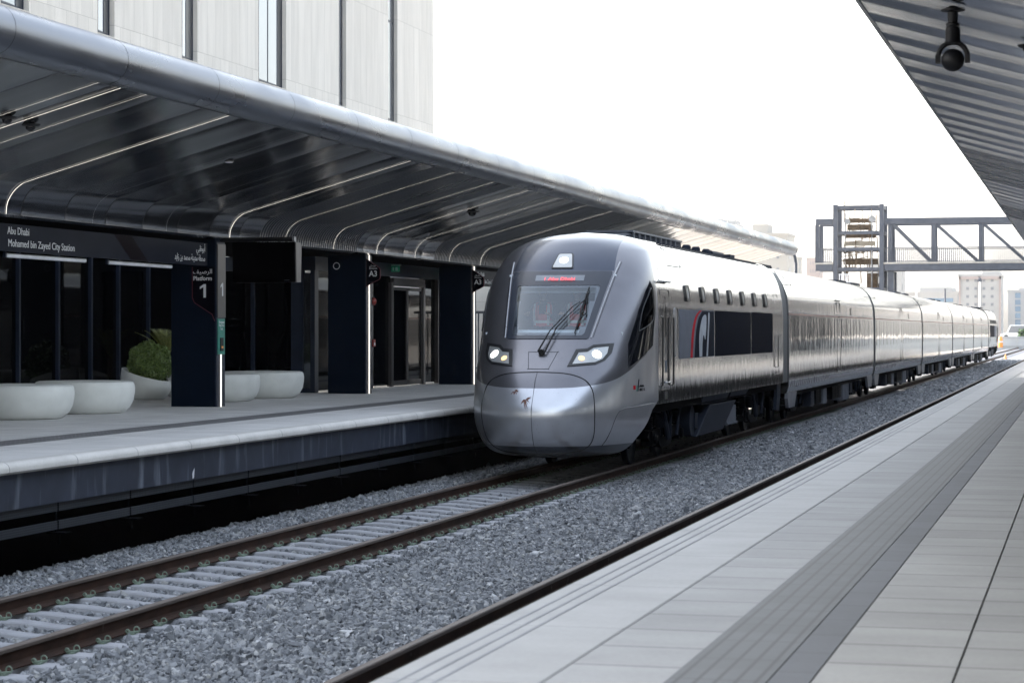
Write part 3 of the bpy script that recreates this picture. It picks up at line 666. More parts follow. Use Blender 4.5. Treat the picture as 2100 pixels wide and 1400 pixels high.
# A3 flag signs
def flag(y, label):
    t = thing('entrance_sign', (-15.09, y, 3.7), label, 'sign', 'A3 entrance signs')
    poly = [(-15.08, 3.97), (-14.80, 3.78), (-14.78, 3.74), (-14.78, 3.58), (-14.80, 3.54), (-15.04, 3.42), (-15.08, 3.38)]
    MB().prism(poly, 1, y-.03, y+.03).build('sign_body', 'sign_black', t)
    c = (-14.93, 3.68); MB().prism([(c[0]+(a-c[0])*1.05, c[1]+(b-c[1])*1.05) for a, b in poly], 1, y-.02, y+.02).build('maroon_rim', 'maroon', t)
    text('A3', .17, 'text_white', t, (-14.925, y-.036, 3.60), (1, 0, 0), (0, 0, 1), 'CENTER', .95, bold=.003)
    text('Entrance', .05, 'text_white', t, (-14.925, y-.036, 3.755), (1, 0, 0), (0, 0, 1), 'CENTER', 1)
    text(arab('مدخل'), .06, 'text_white', t, (-14.94, y-.036, 3.81), (1, 0, 0), (0, 0, 1), 'CENTER', 1)
flag(ys[2]-.2, 'black A3 entrance sign on the pillar beside the glass doors')
flag(ys[3]-.2, 'black A3 entrance sign on the pillar beside the train nose')
# long station name sign
def name_sign(ya, yb, label, full=True):
    t = thing('station_sign', (-15.2, (ya+yb)/2, 3.78), label, 'sign', 'station name signs')
    MB().box(-15.30, -15.20, ya, yb, 3.585, 3.985).build('sign_board', 'sign_dark', t)
    f = lambda q: ya+(yb-ya)*q
    MB().prism([(f(.50), 3.985), (f(.585), 3.985), (f(.67), 3.585), (f(.585), 3.585)], 0, -15.2, -15.196).build('diagonal_band', 'sign_band', t)
    text('Abu Dhabi', .155, 'text_white', t, (-15.194, ya+.28, 3.835), (0, 1, 0), (0, 0, 1), 'LEFT', 1.03)
    text('Mohamed bin Zayed City Station', .155, 'text_white', t, (-15.194, ya+.30, 3.655), (0, 1, 0), (0, 0, 1), 'LEFT', 1.06)
    text(arab('أبوظبي'), .15, 'text_white', t, (-15.194, yb-.12, 3.83), (0, 1, 0), (0, 0, 1), 'RIGHT', 1.0)
    text(arab('محطة مدينة محمد بن زايد'), .15, 'text_white', t, (-15.194, yb-.12, 3.66), (0, 1, 0), (0, 0, 1), 'RIGHT', .88)
name_sign(29.05, 36.92, 'long dark station name sign between the first two pillars')
name_sign(54.72, 62.4, 'station name sign partly hidden behind the train nose')
for (ya, yb, lb) in ((29.55, 32.2, 'long white tube lamp under the English station name'), (33.05, 35.6, 'short white tube lamp under the right half of the station name sign')):
    t = thing('tube_lamp', (-15.34, (ya+yb)/2, 3.55), lb, 'lamp', 'tube lamps under the station sign')
    MB().tube([(-15.34, ya, 3.535), (-15.34, yb, 3.535)], .035, 12).build('diffuser', 'lamp_white', t, smooth=True)
    MB().box(-15.36, -15.32, ya-.04, ya, 3.5, 3.58).box(-15.36, -15.32, yb, yb+.04, 3.5, 3.58).build('end_cap', 'navy_frame', t)
# hanging information screen
t = thing('display_screen', (-14.2, 37.3, 3.3), 'switched-off black information screen hanging from a black pole beside Platform 1', 'screen')
MB().tube([(-15.1, 37.3, 4.06), (-13.72, 37.3, 4.06)], .042, 14).build('support_pole', 'black', t, smooth=True)
MB().tube([(-13.72, 37.3, 4.06), (-13.68, 37.3, 4.06)], .05, 14).build('pole_cap', 'galv', t)
m = MB()
for xx in (-14.45, -14.2, -13.98, -13.85): m.box(xx-.012, xx+.012, 37.28, 37.32, 3.98, 4.03)
m.build('hanger', 'black', t)
MB().prism([(37.12, 4.0), (37.36, 4.0), (37.42, 3.95), (37.38, 3.29), (37.16, 3.29)], 0, -14.80, -13.60).build('housing', 'grey_metal', t)
MB().add([(-14.805, 37.115, 4.003), (-13.62, 37.115, 4.003), (-13.62, 37.155, 3.287), (-14.805, 37.155, 3.287)], [(3, 2, 1, 0), (0, 1, 2, 3)]).build('screen_face', 'screen', t)
MB().box(-13.83, -13.73, 37.142, 37.146, 3.322, 3.329).build('maker_plate', 'greypanel', t)
# exit signs under the ceiling by the doors
for (yy, lb) in ((51.5, 'green exit sign hanging above the glass doors, next to the A3 pillar'), (55.7, 'green exit sign hanging just left of the dark pillar by the train')):
    t = thing('exit_sign', (-16.3, yy, 3.98), lb, 'exit sign', 'green exit signs')
    MB().box(-16.55, -16.20, yy, yy+.05, 3.86, 4.0).build('housing', 'exit_green', t)
    MB().box(-16.56, -16.17, yy-.01, yy+.08, 4.0, 4.04).build('bracket', 'galv', t)
    m = MB(); m.prism([(-16.50, 3.93), (-16.46, 3.955), (-16.46, 3.935), (-16.42, 3.935), (-16.42, 3.925), (-16.46, 3.925), (-16.46, 3.905)], 1, yy-.004, yy-.001)
    m.box(-16.37, -16.33, yy-.004, yy-.001, 3.89, 3.97); m.box(-16.30, -16.24, yy-.004, yy-.001, 3.89, 3.97); m.build('pictogram', 'lamp_white', t)
# dome cameras on the soffits
def dome(x, y, z, r, label):
    t = thing('dome_camera', (x, y, z), label, 'camera', 'dome cameras')
    MB().lathe([(r*1.9, 0), (r*1.9, -.012), (r*1.3, -.03)], (x, y, z), 20).build('mounting_plate', 'black', t, smooth=True)
    MB().ball((x, y, z-.03), r, 8, 16).build('dome', 'dome', t, smooth=True)
dome(-12.82, 24.74, 5.05, .065, 'small dome camera on the left canopy soffit, nearest the photo edge')
dome(-12.89, 25.5, 5.03, .065, 'small dome camera on the left canopy soffit, just right of its twin')
dome(-12.92, 46.35, 5.02, .09, 'lone dome camera on the soffit above the train nose')
t = thing('downlight', (-12.84, 32.05, 5.05), 'small oval downlight set in the dark soffit', 'light')
MB().lathe([(.06, .0), (.06, -.02), (.045, -.025)], (-12.84, 32.05, 5.045), 20).build('lens', 'lamp_white', t, smooth=True)
MB().lathe([(.075, .006), (.075, -.012)], (-12.84, 32.05, 5.045), 20).build('trim_ring', 'grey_metal', t)
# big pan-tilt camera under the right canopy
q = (-1.085, 18.9, 0); zc0 = 5.17
t = thing('security_camera', (q[0], q[1], zc0), 'large black pan-tilt camera hanging from the right canopy', 'camera')
MB().lathe([(.02, .03), (.10, .0), (.10, -.012), (.045, -.025), (.04, -.11), (.056, -.12), (.056, -.14)], (q[0], q[1], zc0-.05), 24).build('ceiling_mount', 'black', t, smooth=True)
MB().lathe([(.054, 0), (.062, -.02), (.062, -.11), (.08, -.14)], (q[0], q[1], zc0-.20), 24).build('neck', 'black', t, smooth=True)
MB().tube([(q[0]+.122*math.cos(a), q[1], zc0-.455+.13*math.sin(a)) for a in np.linspace(math.pi, 0, 17)], .022, 10).box(q[0]-.142, q[0]-.10, q[1]-.028, q[1]+.028, zc0-.50, zc0-.43).box(q[0]+.10, q[0]+.142, q[1]-.028, q[1]+.028, zc0-.50, zc0-.43).build('yoke', 'black', t, smooth=True)
MB().ball((q[0], q[1], zc0-.475), .096, 14, 24).build('camera_ball', 'black', t, smooth=True)
dome(-.51, 20.3, 4.98, .045, 'small dome camera at the right edge of the photo')

# ------------------------------------------------------------------ station building
B = thing('station_building', (-24, 56, 0), 'tall pale stone-clad station building with narrow slit windows', 'building')
wins = [(40.2, 41.0, 2), (46.0, 47.4, 2), (51.12, 52.12, 2), (56.47, 57.57, 1), (62.26, 64.64, 3), (69.63, 70.38, 1), (74.98, 76.08, 2)]
# wall built as piers between the slits, so the windows sit in real recesses
edges = [16.0]+[v for w_ in wins for v in w_[:2]]+[80.63]
m = MB()
for i in range(0, len(edges), 2): m.box(-24.9, -24.0, edges[i], edges[i+1], 9.9, 31)
for (a, b, k) in wins: m.box(-24.9, -24.0, a, b, 30, 31)
m.box(-24.9, -24.0, 16, 80.63, 4.4, 9.9); m.box(-24.9, -24, 58, 80.63, .9, 4.4)
m.box(-60, -24.9, 80.0, 80.63, .9, 31); m.box(-60, -24.9, 16, 17, .9, 31)
m.build('wall', 'white_concrete', B)
MB().box(-60, -24.9, 17, 80, 30.2, 30.6).build('roof', 'roofing', B)
XO, XI = -24.01, -24.15                 # panes run slantwise from the outer edge of one pier to the inner edge of the next
for (a, b, k) in wins:
    def xs_(y): return XO+(XI-XO)*(y-a)/(b-a)
    def slant(ya, yb, z0, z1, o): return [(xs_(ya)+o, ya), (xs_(yb)+o, yb), (xs_(yb)+o-.05, yb), (xs_(ya)+o-.05, ya)]
    f = MB(); lou = b-.48 if k != 1 else a+.42
    bars = [(a, a+.04), (lou-.03, lou+.02), (b-.05, b)]+([(a+(lou-a)/2-.03, a+(lou-a)/2+.02)] if k == 3 else [])
    for (ya, yb) in bars: f.prism(slant(ya, yb, 0, 0, .012), 2, 9.9, 30)
    for z_ in (9.9, 13.4+.5*(k % 2)): f.prism(slant(a+.04, b-.05, 0, 0, .010), 2, z_, z_+.07)
    wf = f.build('window', 'navy_frame', B)
    sub(MB().prism(slant(a+.02, lou, 0, 0, 0), 2, 9.95, 30), 'pane', 'glass_sky', wf, B); sub(MB().prism(slant(lou, b-.02, 0, 0, 0), 2, 9.95, 30), 'louvre', 'blind', wf, B)
    sub(MB().box(-24.30, -23.985, a, b, 9.86, 9.895), 'sill', 'reveal', wf, B)

# glazed ground floor hall under the canopy
G = thing('station_hall', (-19.2, 40, 1.06), 'dark glazed waiting hall wall behind the pillars and planters', 'building')
MB().box(-19.5, -19.2, 14, 46, 1.09, 3.95).build('glass_wall', 'glass_dark', G)
for yy in [27.8, 29.4, 31.0, 32.6, 34.2, 35.8, 37.42, 39.05, 40.5, 41.8, 43.3, 45.0]: MB().box(-19.2, -19.13, yy-.035, yy+.035, 1.1, 3.9).build('mullion', 'navy_frame', G)
MB().box(-19.5, -19.12, 14, 46, 3.9, 4.06).box(-19.5, -19.12, 14, 46, 1.06, 1.09).build('head_rail', 'navy_frame', G)
V = thing('entrance_vestibule', (-17.5, 52, 1.06), 'projecting dark glass entrance lobby beside the A3 pillar', 'entrance')
MB().box(-19.1, -16.72, 46.04, 46.1, 1.1, 3.75).build('front_glass', 'glass_dark', V)
MB().box(-19.15, -16.40, 46.0, 56.2, 3.75, 4.06).build('lintel', 'navy_frame', V)
m = MB(); m.box(-17.90, -17.82, 45.96, 46.04, 1.06, 3.75); m.box(-16.95, -16.68, 45.95, 46.12, 1.06, 3.75); m.box(-16.50, -16.40, 45.96, 46.2, 1.06, 3.75); m.box(-19.1, -16.4, 45.97, 46.04, 1.06, 1.16)
m.build('frame', 'navy_frame', V)
MB().box(-16.66, -16.52, 46.0, 46.06, 1.1, 3.7).build('side_light', pm('mirror_side_light', (.10, .11, .13), .05, .8, .1), V)
MB().box(-16.52, -16.46, 46.2, 51.6, 1.1, 3.75).box(-16.52, -16.46, 54.2, 56.2, 1.1, 3.75).build('side_glass', 'glass_dark', V)
m = MB(); m.box(-16.47, -16.38, 49.8, 50.02, 1.06, 3.75); m.box(-16.5, -16.38, 51.45, 51.62, 1.06, 3.6); m.box(-16.5, -16.38, 54.15, 54.3, 1.06, 3.6); m.box(-16.5, -16.36, 51.6, 54.2, 3.52, 3.72); m.box(-16.48, -16.36, 55.4, 55.75, 1.06, 3.75)
m.build('portal', 'grey_metal', V)
for (a, b) in ((51.62, 52.9), (52.9, 54.15)):
    d = MB(); d.box(-16.47, -16.42, a, a+.07, 1.08, 3.5); d.box(-16.47, -16.42, b-.07, b, 1.08, 3.5); d.box(-16.47, -16.42, a, b, 1.08, 1.2); d.box(-16.47, -16.42, a, b, 3.42, 3.5)
    dd = d.build('sliding_door', 'grey_metal', V); sub(MB().box(-16.455, -16.44, a+.07, b-.07, 1.2, 3.42), 'pane', 'glass_dark', dd, V)
MB().box(-16.44, -16.36, 56.0, 56.18, 1.06, 3.7).build('end_post', 'grey_metal', V)
MB().box(-16.40, -16.37, 55.8, 56.0, 2.2, 2.5).box(-16.40, -16.37, 55.8, 56.0, 1.85, 2.12).build('notice', 'greypanel', V)
t = thing('fire_bell', (-16.3, 50.2, 3.1), 'small red fire bell on the post left of the glass doors', 'alarm'); MB().lathe([(.09, 0), (.085, .04), (.05, .07), (.01, .08)], (-16.38, 50.0, 3.12), 18, 0).build('gong', 'red', t, smooth=True); MB().box(-16.40, -16.38, 49.9, 50.1, 3.02, 3.22).build('backplate', 'black', t)
t = thing('call_point', (-16.36, 49.9, 2.15), 'small red fire call point on the post left of the glass doors', 'alarm'); MB().box(-16.38, -16.31, 49.84, 49.98, 2.05, 2.22).build('housing', 'red', t); MB().box(-16.312, -16.305, 49.87, 49.95, 2.08, 2.14).build('push_plate', 'lamp_white', t)
t = thing('ticket_bollard', (-17.2, 58.4, 1.06), 'waist-high grey post beyond the glass doors', 'bollard')
MB().lathe([(.16, 0), (.16, 1.0), (.13, 1.05)], (-16.55, 57.4, 1.06), 20).build('body', 'skirt', t, smooth=True); MB().lathe([(.17, 0), (.17, .05), (.1, .07)], (-16.55, 57.4, 2.11), 20).build('top', 'lamp_white', t, smooth=True)
t = thing('platform_fence', (-21, 66, 1.06), 'dark upright bar fence seen through the gap beside the doors', 'fence')
m = MB(); x = -23.8
while x < -12.6: m.box(x-.018, x+.018, 66, 66.03, 1.06, 3.0); x += .16
m.build('fence_bar', 'girder', t); MB().box(-23.9, -12.6, 65.99, 66.05, 2.95, 3.03).box(-23.9, -12.6, 65.99, 66.05, 1.25, 1.3).build('fence_rail', 'girder', t)
tag(MB().box(-23.98, -12.9, 72, 72.4, .9, 5.6).build('wall', 'white_concrete'), 'pale wall standing behind the dark bar fence', 'wall')

# the right-hand side behind the platform edge: unseen, added for reflections in the polished train sides
G2 = thing('station_hall', (5.2, 50, .95), 'unseen dark glazed hall added behind the right platform for reflections', 'building')
yy = 12.0
while yy < 104:
    MB().box(5.2, 5.4, yy, yy+2.7, .98, 3.95).build('glass_wall', 'glass_dark' if int(yy) % 3 else 'white_concrete', G2); MB().box(5.1, 5.2, yy-.05, yy+.05, .95, 3.95).build('mullion', 'navy_frame', G2); yy += 3.4
MB().box(5.1, 5.4, 12, 106, 3.95, 4.5).build('head_rail', 'navy_frame', G2)
for k in range(17):
    yb = 20.2+8.52*k
    t = thing('canopy_pillar', (1.6, yb, .95), 'navy pillar carrying the right canopy, outside the frame', 'pillar', 'navy pillars of the right canopy')
    MB().box(1.6, 2.45, yb-.2, yb+.2, .95, 4.3).build('pillar_body', 'navy', t); MB().box(1.57, 1.598, yb-.2, yb+.2, .95, 4.2).build('side_cladding', 'grey_metal', t)

# ------------------------------------------------------------------ planters, benches, shrubs
def bench(x, y, r, h, label):
    t = thing('round_bench', (x, y, 1.06), label, 'bench', 'round white benches')
    pr = [(r*.72, 0), (r*.80, .02), (r*.90, .10), (r*.965, .20), (r*.995, .33), (r, .42), (r*.985, h-.045), (r*.955, h-.012), (r*.90, h), (r*.5, h-.012), (.01, h-.02)]
    MB().lathe(pr, (x, y, 1.06), 64).build('seat_body', 'bench', t, smooth=True)
    MB().lathe([(r*.70, 0), (r*.70, .012)], (x, y, 1.052), 48).build('base_ring', 'black', t)
bench(-16.1, 31.45, .86, .53, 'white round concrete bench cut by the left pillar')
bench(-16.15, 33.9, .83, .53, 'white round concrete bench touching the tilted planter with the shrub')
bench(-16.35, 40.2, .84, .53, 'white round concrete bench right behind the Platform 1 pillar')
bench(-16.25, 42.4, .84, .54, 'white round concrete bench in front of the glass lobby, right of its neighbour')
def bowl(x, y, r, hl, hr, label, th=0):
    t = thing('tilted_planter', (x, y, 1.06), label, 'planter', 'tilted white planters')
    n = 48; rows = [(.66, 0), (.74, .04), (.90, .25), (.99, .5), (1.0, .72), (.955, 1.0)]
    m = MB(); rim = []
    V = []
    for (k, q) in rows:
        for i in range(n):
            a = 2*math.pi*i/n; hh = (hl+hr)/2-(hl-hr)/2*math.cos(a); V.append((x+r*k*math.cos(a), y+r*k*math.sin(a), 1.06+hh*q))
    for i in range(n):      # inner lip
        a = 2*math.pi*i/n; hh = (hl+hr)/2-(hl-hr)/2*math.cos(a); V.append((x+r*.90*math.cos(a), y+r*.90*math.sin(a), 1.06+hh-.004))
    for i in range(n):
        a = 2*math.pi*i/n; hh = (hl+hr)/2-(hl-hr)/2*math.cos(a); V.append((x+r*.86*math.cos(a), y+r*.86*math.sin(a), 1.06+hh*.80))
    F = [tuple(range(n))[::-1]]
    for j in range(7): F += [(j*n+i, j*n+(i+1) % n, (j+1)*n+(i+1) % n, (j+1)*n+i) for i in range(n)]
    m.add(V, F).build('bowl', 'bench', t, smooth=True)
    MB().add([V[7*n+i] for i in range(n)], [tuple(range(n))]).build('soil', 'soil', t)
bowl(-18.2, 41.0, .50, .63, .36, 'tilted white planter holding the clipped round shrub')
bowl(-18.08, 42.75, .50, .40, .62, 'tilted white planter mostly hidden behind the Platform 1 pillar')
bowl(-18.2, 27.9+1.9, .48, .60, .40, 'tilted white planter at the left edge behind the first pillar')
def leaf_ball(name, c, r, nleaf, label, cat, mat='leaf', seed=1):
    g = np.random.default_rng(seed); t = thing(name, (c[0], c[1], c[2]-r), label, cat)
    m = MB()
    for i in range(nleaf):
        d = g.normal(size=3); d /= np.linalg.norm(d); lump = 1+.07*math.sin(5*d[0]+2)*math.cos(6*d[2])+.07*math.sin(9*d[1]+3*d[2])-.05*(math.sin(13*d[0]*d[2]+4) > .5)
        rr = r*lump*(1-.42*g.random()**1.6)*(1+.07*(g.random()**6)); p_ = np.array(c)+d*rr*np.array([1, 1, .93])
        a = g.normal(size=3); a /= np.linalg.norm(a); b = np.cross(a, d+g.normal(size=3)*.5); b /= np.linalg.norm(b)+1e-9; L_ = .024+.022*g.random(); w_ = L_*.5
        m.add([p_-a*L_, p_+b*w_, p_+a*L_, p_-b*w_], [(0, 1, 2, 3)])
    m.build('foliage', mat, t)
    m = MB()
    for i in range(34):
        d = g.normal(size=3); d /= np.linalg.norm(d); d[2] = abs(d[2])*.9-.15; e_ = np.array(c)+d*r*(.8+.12*g.random()) if i > 5 else np.array(c)+d*r*1.25
        s0 = np.array(c)+np.array([.05*g.normal(), .05*g.normal(), -r*.9]); mid = (s0+e_)/2+g.normal(size=3)*.04
        m.tube([s0, mid, e_], [.008, .005, .0025], 4)
    m.build('twig', 'twig', t)
leaf_ball('round_shrub', (-18.08, 40.95, 1.78), .43, 11000, 'clipped round green shrub growing in a tilted white planter', 'shrub', seed=3)
leaf_ball('round_shrub', (-17.95, 29.35, 1.70), .40, 5000, 'green shrub showing only its edge beside the left pillar', 'shrub', seed=5)
t = thing('cycad_palm', (-18.58, 42.9, 1.4), 'yellow-green palm with arching fronds between the round shrub and the pillar', 'palm')
g = np.random.default_rng(9); MB().tube([(-18.58, 42.9, 1.3), (-18.58, 42.9, 1.84)], [.10, .08], 10).build('trunk', 'twig', t)
for i in range(15):
    a = 2*math.pi*i/15+.3; m = MB(); L_ = .95; pts = []
    el = R(64+14*g.random()); 
    for q in np.linspace(0, 1, 12):
        rr = L_*q*math.cos(el)*(1+.6*q); zz = 1.82+L_*(math.sin(el)*q-.30*q*q); pts.append(Vector((-18.58+rr*math.cos(a), 42.9+rr*math.sin(a), zz)))
    m.tube(pts, [.009*(1-.7*k/11) for k in range(12)], 4)
    for k in range(1, 12):
        tdir = (pts[k]-pts[k-1]).normalized(); sd = tdir.cross(Vector((0, 0, 1))).normalized()
        for sgn in (-1, 1):
            for h in (0, .5):
                p0 = pts[k-1].lerp(pts[k], h); le = .17*math.sin(math.pi*min(1, (k+.5)/12.5))+.03; tip = p0+(sd*sgn*.75+tdir*.8+Vector((0, 0, .15))).normalized()*le; w_ = tdir*.011
                m.add([p0-w_, p0+w_, tip], [(0, 1, 2)])
    m.build('frond', 'palm', t)

# ------------------------------------------------------------------ the train
PW = [(0, .30), (.8, .30), (1.15, .33), (1.34, .43), (1.45, .68), (1.5, 1.05), (1.5, 2.0), (1.5, 2.6), (1.485, 3.0), (1.45, 3.27), (1.375, 3.57), (1.27, 3.80), (1.18, 3.91), (.97, 4.06), (.6, 4.16), (.3, 4.19), (0, 4.20)]
PC = [(1.3, .84), (1.44, .86), (1.5, 1.16), (1.505, 1.5), (1.505, 1.9), (1.5, 2.6), (1.487, 3.0), (1.462, 3.26), (1.40, 3.45), (1.27, 3.72), (1.05, 3.92), (.7, 4.07), (.3, 4.13), (0, 4.14)]
Y0T = [(.30, 36.2), (.33, 35.85), (.43, 35.50), (.6, 35.30), (.85, 35.20), (1.08, 35.16), (1.4, 35.32), (1.6, 35.43), (1.75, 35.6), (2.0, 35.9), (2.3, 36.22), (2.85, 36.75), (3.4, 37.28), (3.7, 37.6), (3.9, 37.88), (4.03, 38.12), (4.12, 38.45), (4.2, 39.1)]
NT = [(.3, 2.2), (.8, 2.5), (1.5, 2.7), (2.6, 2.9), (3.3, 2.7), (3.9, 2.2), (4.2, 2.0)]
YBT = [(.3, 38.4), (3.2, 38.4), (3.9, 39.0), (4.2, 39.7)]
YT = [(.3, 36.9), (.6, 37.15), (.86, 37.6), (1.12, 37.95), (1.16, 38.0)]
def pch(T, x):
    h = [T[i+1][0]-T[i][0] for i in range(len(T)-1)]; d = [(T[i+1][1]-T[i][1])/h[i] for i in range(len(h))]
    x = min(max(x, T[0][0]), T[-1][0]); i = 0
    while i < len(h)-1 and x > T[i+1][0]: i += 1
    def sl(j):
        if j == 0: return d[0]
        if j == len(T)-1: return 0
        return 2*d[j-1]*d[j]/(d[j-1]+d[j]) if d[j-1]*d[j] > 0 else 0
    t = (x-T[i][0])/h[i]
    return T[i][1]*(1+2*t)*(1-t)**2+h[i]*sl(i)*t*(1-t)**2+T[i+1][1]*t*t*(3-2*t)-h[i]*sl(i+1)*t*t*(1-t)
def lin(T, x): return float(np.interp(x, [a for a, b in T], [b for a, b in T]))
WZ = [(z, w) for w, z in PW[2:-1]]; WZC = [(z, w) for w, z in PC[:-1]]
def dense(P, m=5, sub_from=None):
    out = []
    for i in range(len(P)-1):
        p0, p1, p2, p3 = P[max(i-1, 0)], P[i], P[i+1], P[min(i+2, len(P)-1)]
        for k in range(m):
            t = k/m; out.append(tuple(.5*((2*b)+(-a+c)*t+(2*a-5*b+4*c-e)*t*t+(-a+3*b-3*c+e)*t**3) for a, b, c, e in zip(p0, p1, p2, p3)))
    return out+[P[-1]]
def fy(x, z):
    q = min(abs(x)/pch(WZ, z), .9999); n = pch(NT, z); yb = pch(YBT, z); return yb-(yb-pch(Y0T, z))*(1-q**n)**(1/n)
def fx(Y, z):
    yb = pch(YBT, z); n = pch(NT, z); t = max(0, min(1, (yb-Y)/(yb-pch(Y0T, z)))); return pch(WZ, z)*(1-t**n)**(1/n)
def nose_pt(x, z, off=0):
    e = .004; Y = fy(x, z)
    gx = (fy(x+e, z)-fy(x-e, z))/(2*e); gz_ = (fy(x, z+e)-fy(x, z-e))/(2*e); n = Vector((gx, -1, gz_)).normalized()
    return Vector((XT+x, Y, z))+n*off
def side_pt(Y, z, off=0, s=1):
    e = .006; x = fx(Y, z); gy = (fx(Y+e, z)-fx(Y-e, z))/(2*e); gz_ = (fx(Y, z+e)-fx(Y, z-e))/(2*e)
    n = Vector((1, -gy, -gz_)).normalized(); return Vector((XT+s*x, Y, z))+Vector((s*n.x, n.y, n.z))*off
def patch(poly, pt, off, step=.05, thick=.012, hole=None):
    """polygon laid on a curved surface: proud front, edges returned into the surface"""
    P = []
    def dens(pl):
        o = []
        for i in range(len(pl)):
            a, b = pl[i], pl[(i+1) % len(pl)]; k = max(1, int(math.dist(a, b)/step))
            o += [(a[0]+(b[0]-a[0])*j/k, a[1]+(b[1]-a[1])*j/k) for j in range(k)]
        return o
    bd = dens(poly); nb = len(bd); edges = [(i, (i+1) % nb) for i in range(nb)]; pts = list(bd); hb = []
    if hole:
        hb = dens(hole); edges += [(nb+i, nb+(i+1) % len(hb)) for i in range(len(hb))]; pts += hb
    def inside(p, pl):
        r = False
        for i in range(len(pl)):
            a, b = pl[i], pl[i-1]
            if (a[1] > p[1]) != (b[1] > p[1]) and p[0] < (b[0]-a[0])*(p[1]-a[1])/(b[1]-a[1])+a[0]: r = not r
        return r
    def dmin(p, pl): return min(math.dist(p, q) for q in pl)
    x0, x1 = min(p[0] for p in poly), max(p[0] for p in poly); z0, z1 = min(p[1] for p in poly), max(p[1] for p in poly)
    for i in range(int((x1-x0)/step)+1):
        for j in range(int((z1-z0)/step)+1):
            p = (x0+(i+.5)*step, z0+(j+.5)*step)
            if inside(p, poly) and dmin(p, bd) > step*.45 and not (hole and (inside(p, hole) or dmin(p, hb) < step*.45)): pts.append(p)
    vs_, _, fs, _, _, _ = delaunay_2d_cdt([Vector(p) for p in pts], edges, [], 0, 1e-6)
    fs = [f for f in fs if inside((sum(vs_[i].x for i in f)/3, sum(vs_[i].y for i in f)/3), poly) and not (hole and inside((sum(vs_[i].x for i in f)/3, sum(vs_[i].y for i in f)/3), hole))]
    V = [pt(v.x, v.y, off) for v in vs_]
    n = (V[fs[0][1]]-V[fs[0][0]]).cross(V[fs[0][2]]-V[fs[0][0]]); outw = pt(vs_[fs[0][0]].x, vs_[fs[0][0]].y, 1)-pt(vs_[fs[0][0]].x, vs_[fs[0][0]].y, 0)
    if n.dot(outw) < 0: fs = [tuple(f)[::-1] for f in fs]
    m = MB().add(V, fs)
    cnt = {}
    for f in fs:
        for i in range(len(f)):
            e = (f[i], f[(i+1) % len(f)]); cnt[tuple(sorted(e))] = cnt.get(tuple(sorted(e)), [])+[e]
    for k, v in cnt.items():
        if len(v) == 1:
            a, b = v[0]; A, B = V[a], V[b]; A2 = pt(vs_[a].x, vs_[a].y, off-thick); B2 = pt(vs_[b].x, vs_[b].y, off-thick); m.add([A, A2, B2, B], [(0, 1, 2, 3)])
    return m
def rrect(x0, x1, z0, z1, r=.06, n=4):
    o = []
    for cx, cz, a0 in ((x1-r, z1-r, 0), (x0+r, z1-r, 90), (x0+r, z0+r, 180), (x1-r, z0+r, 270)):
        o += [(cx+r*math.cos(R(a0+90*k/n)), cz+r*math.sin(R(a0+90*k/n))) for k in range(n+1)]
    return o
def body_pt(WT):
    def f(Y, z, off=0):
        e = .01; g = (pch(WT, z+e)-pch(WT, z-e))/(2*e); n = Vector((1, 0, -g)).normalized(); return Vector((XT+pch(WT, z), Y, z))+n*off
    return f
def body_ptl(WT):
    f = body_pt(WT)
    def h(Y, z, off=0): p = f(Y, z, off); return Vector((2*XT-p.x, p.y, p.z))
    return h
def loft(P, ys, root, name, mat, inset=0, capz=None):
    m = MB(); full = [(w_-inset if w_ > inset else w_, z) for w_, z in P]; ring = [(XT+a, b-(inset if b > 3.9 else 0)) for a, b in full]+[(XT-a, b-(inset if b > 3.9 else 0)) for a, b in full[::-1][1:]]
    n = len(ring); V = []; rows = len(ys)
    for j in range(rows):
        for i, (a, b) in enumerate(ring): V.append((a, ys[j] if not callable(ys[j]) else ys[j](b), b))
    F = [(j*n+i, (j+1)*n+i, (j+1)*n+i+1, j*n+i+1) for j in range(rows-1) for i in range(n-1)]
    F = [f[::-1] for f in F]; F += [tuple(range(n)), tuple(range((rows-1)*n, rows*n))[::-1]]; F += [(j*n, j*n+n-1, (j+1)*n+n-1, (j+1)*n) for j in range(rows-1)]
    return m.add(V, F).build(name, mat, root, smooth=True)
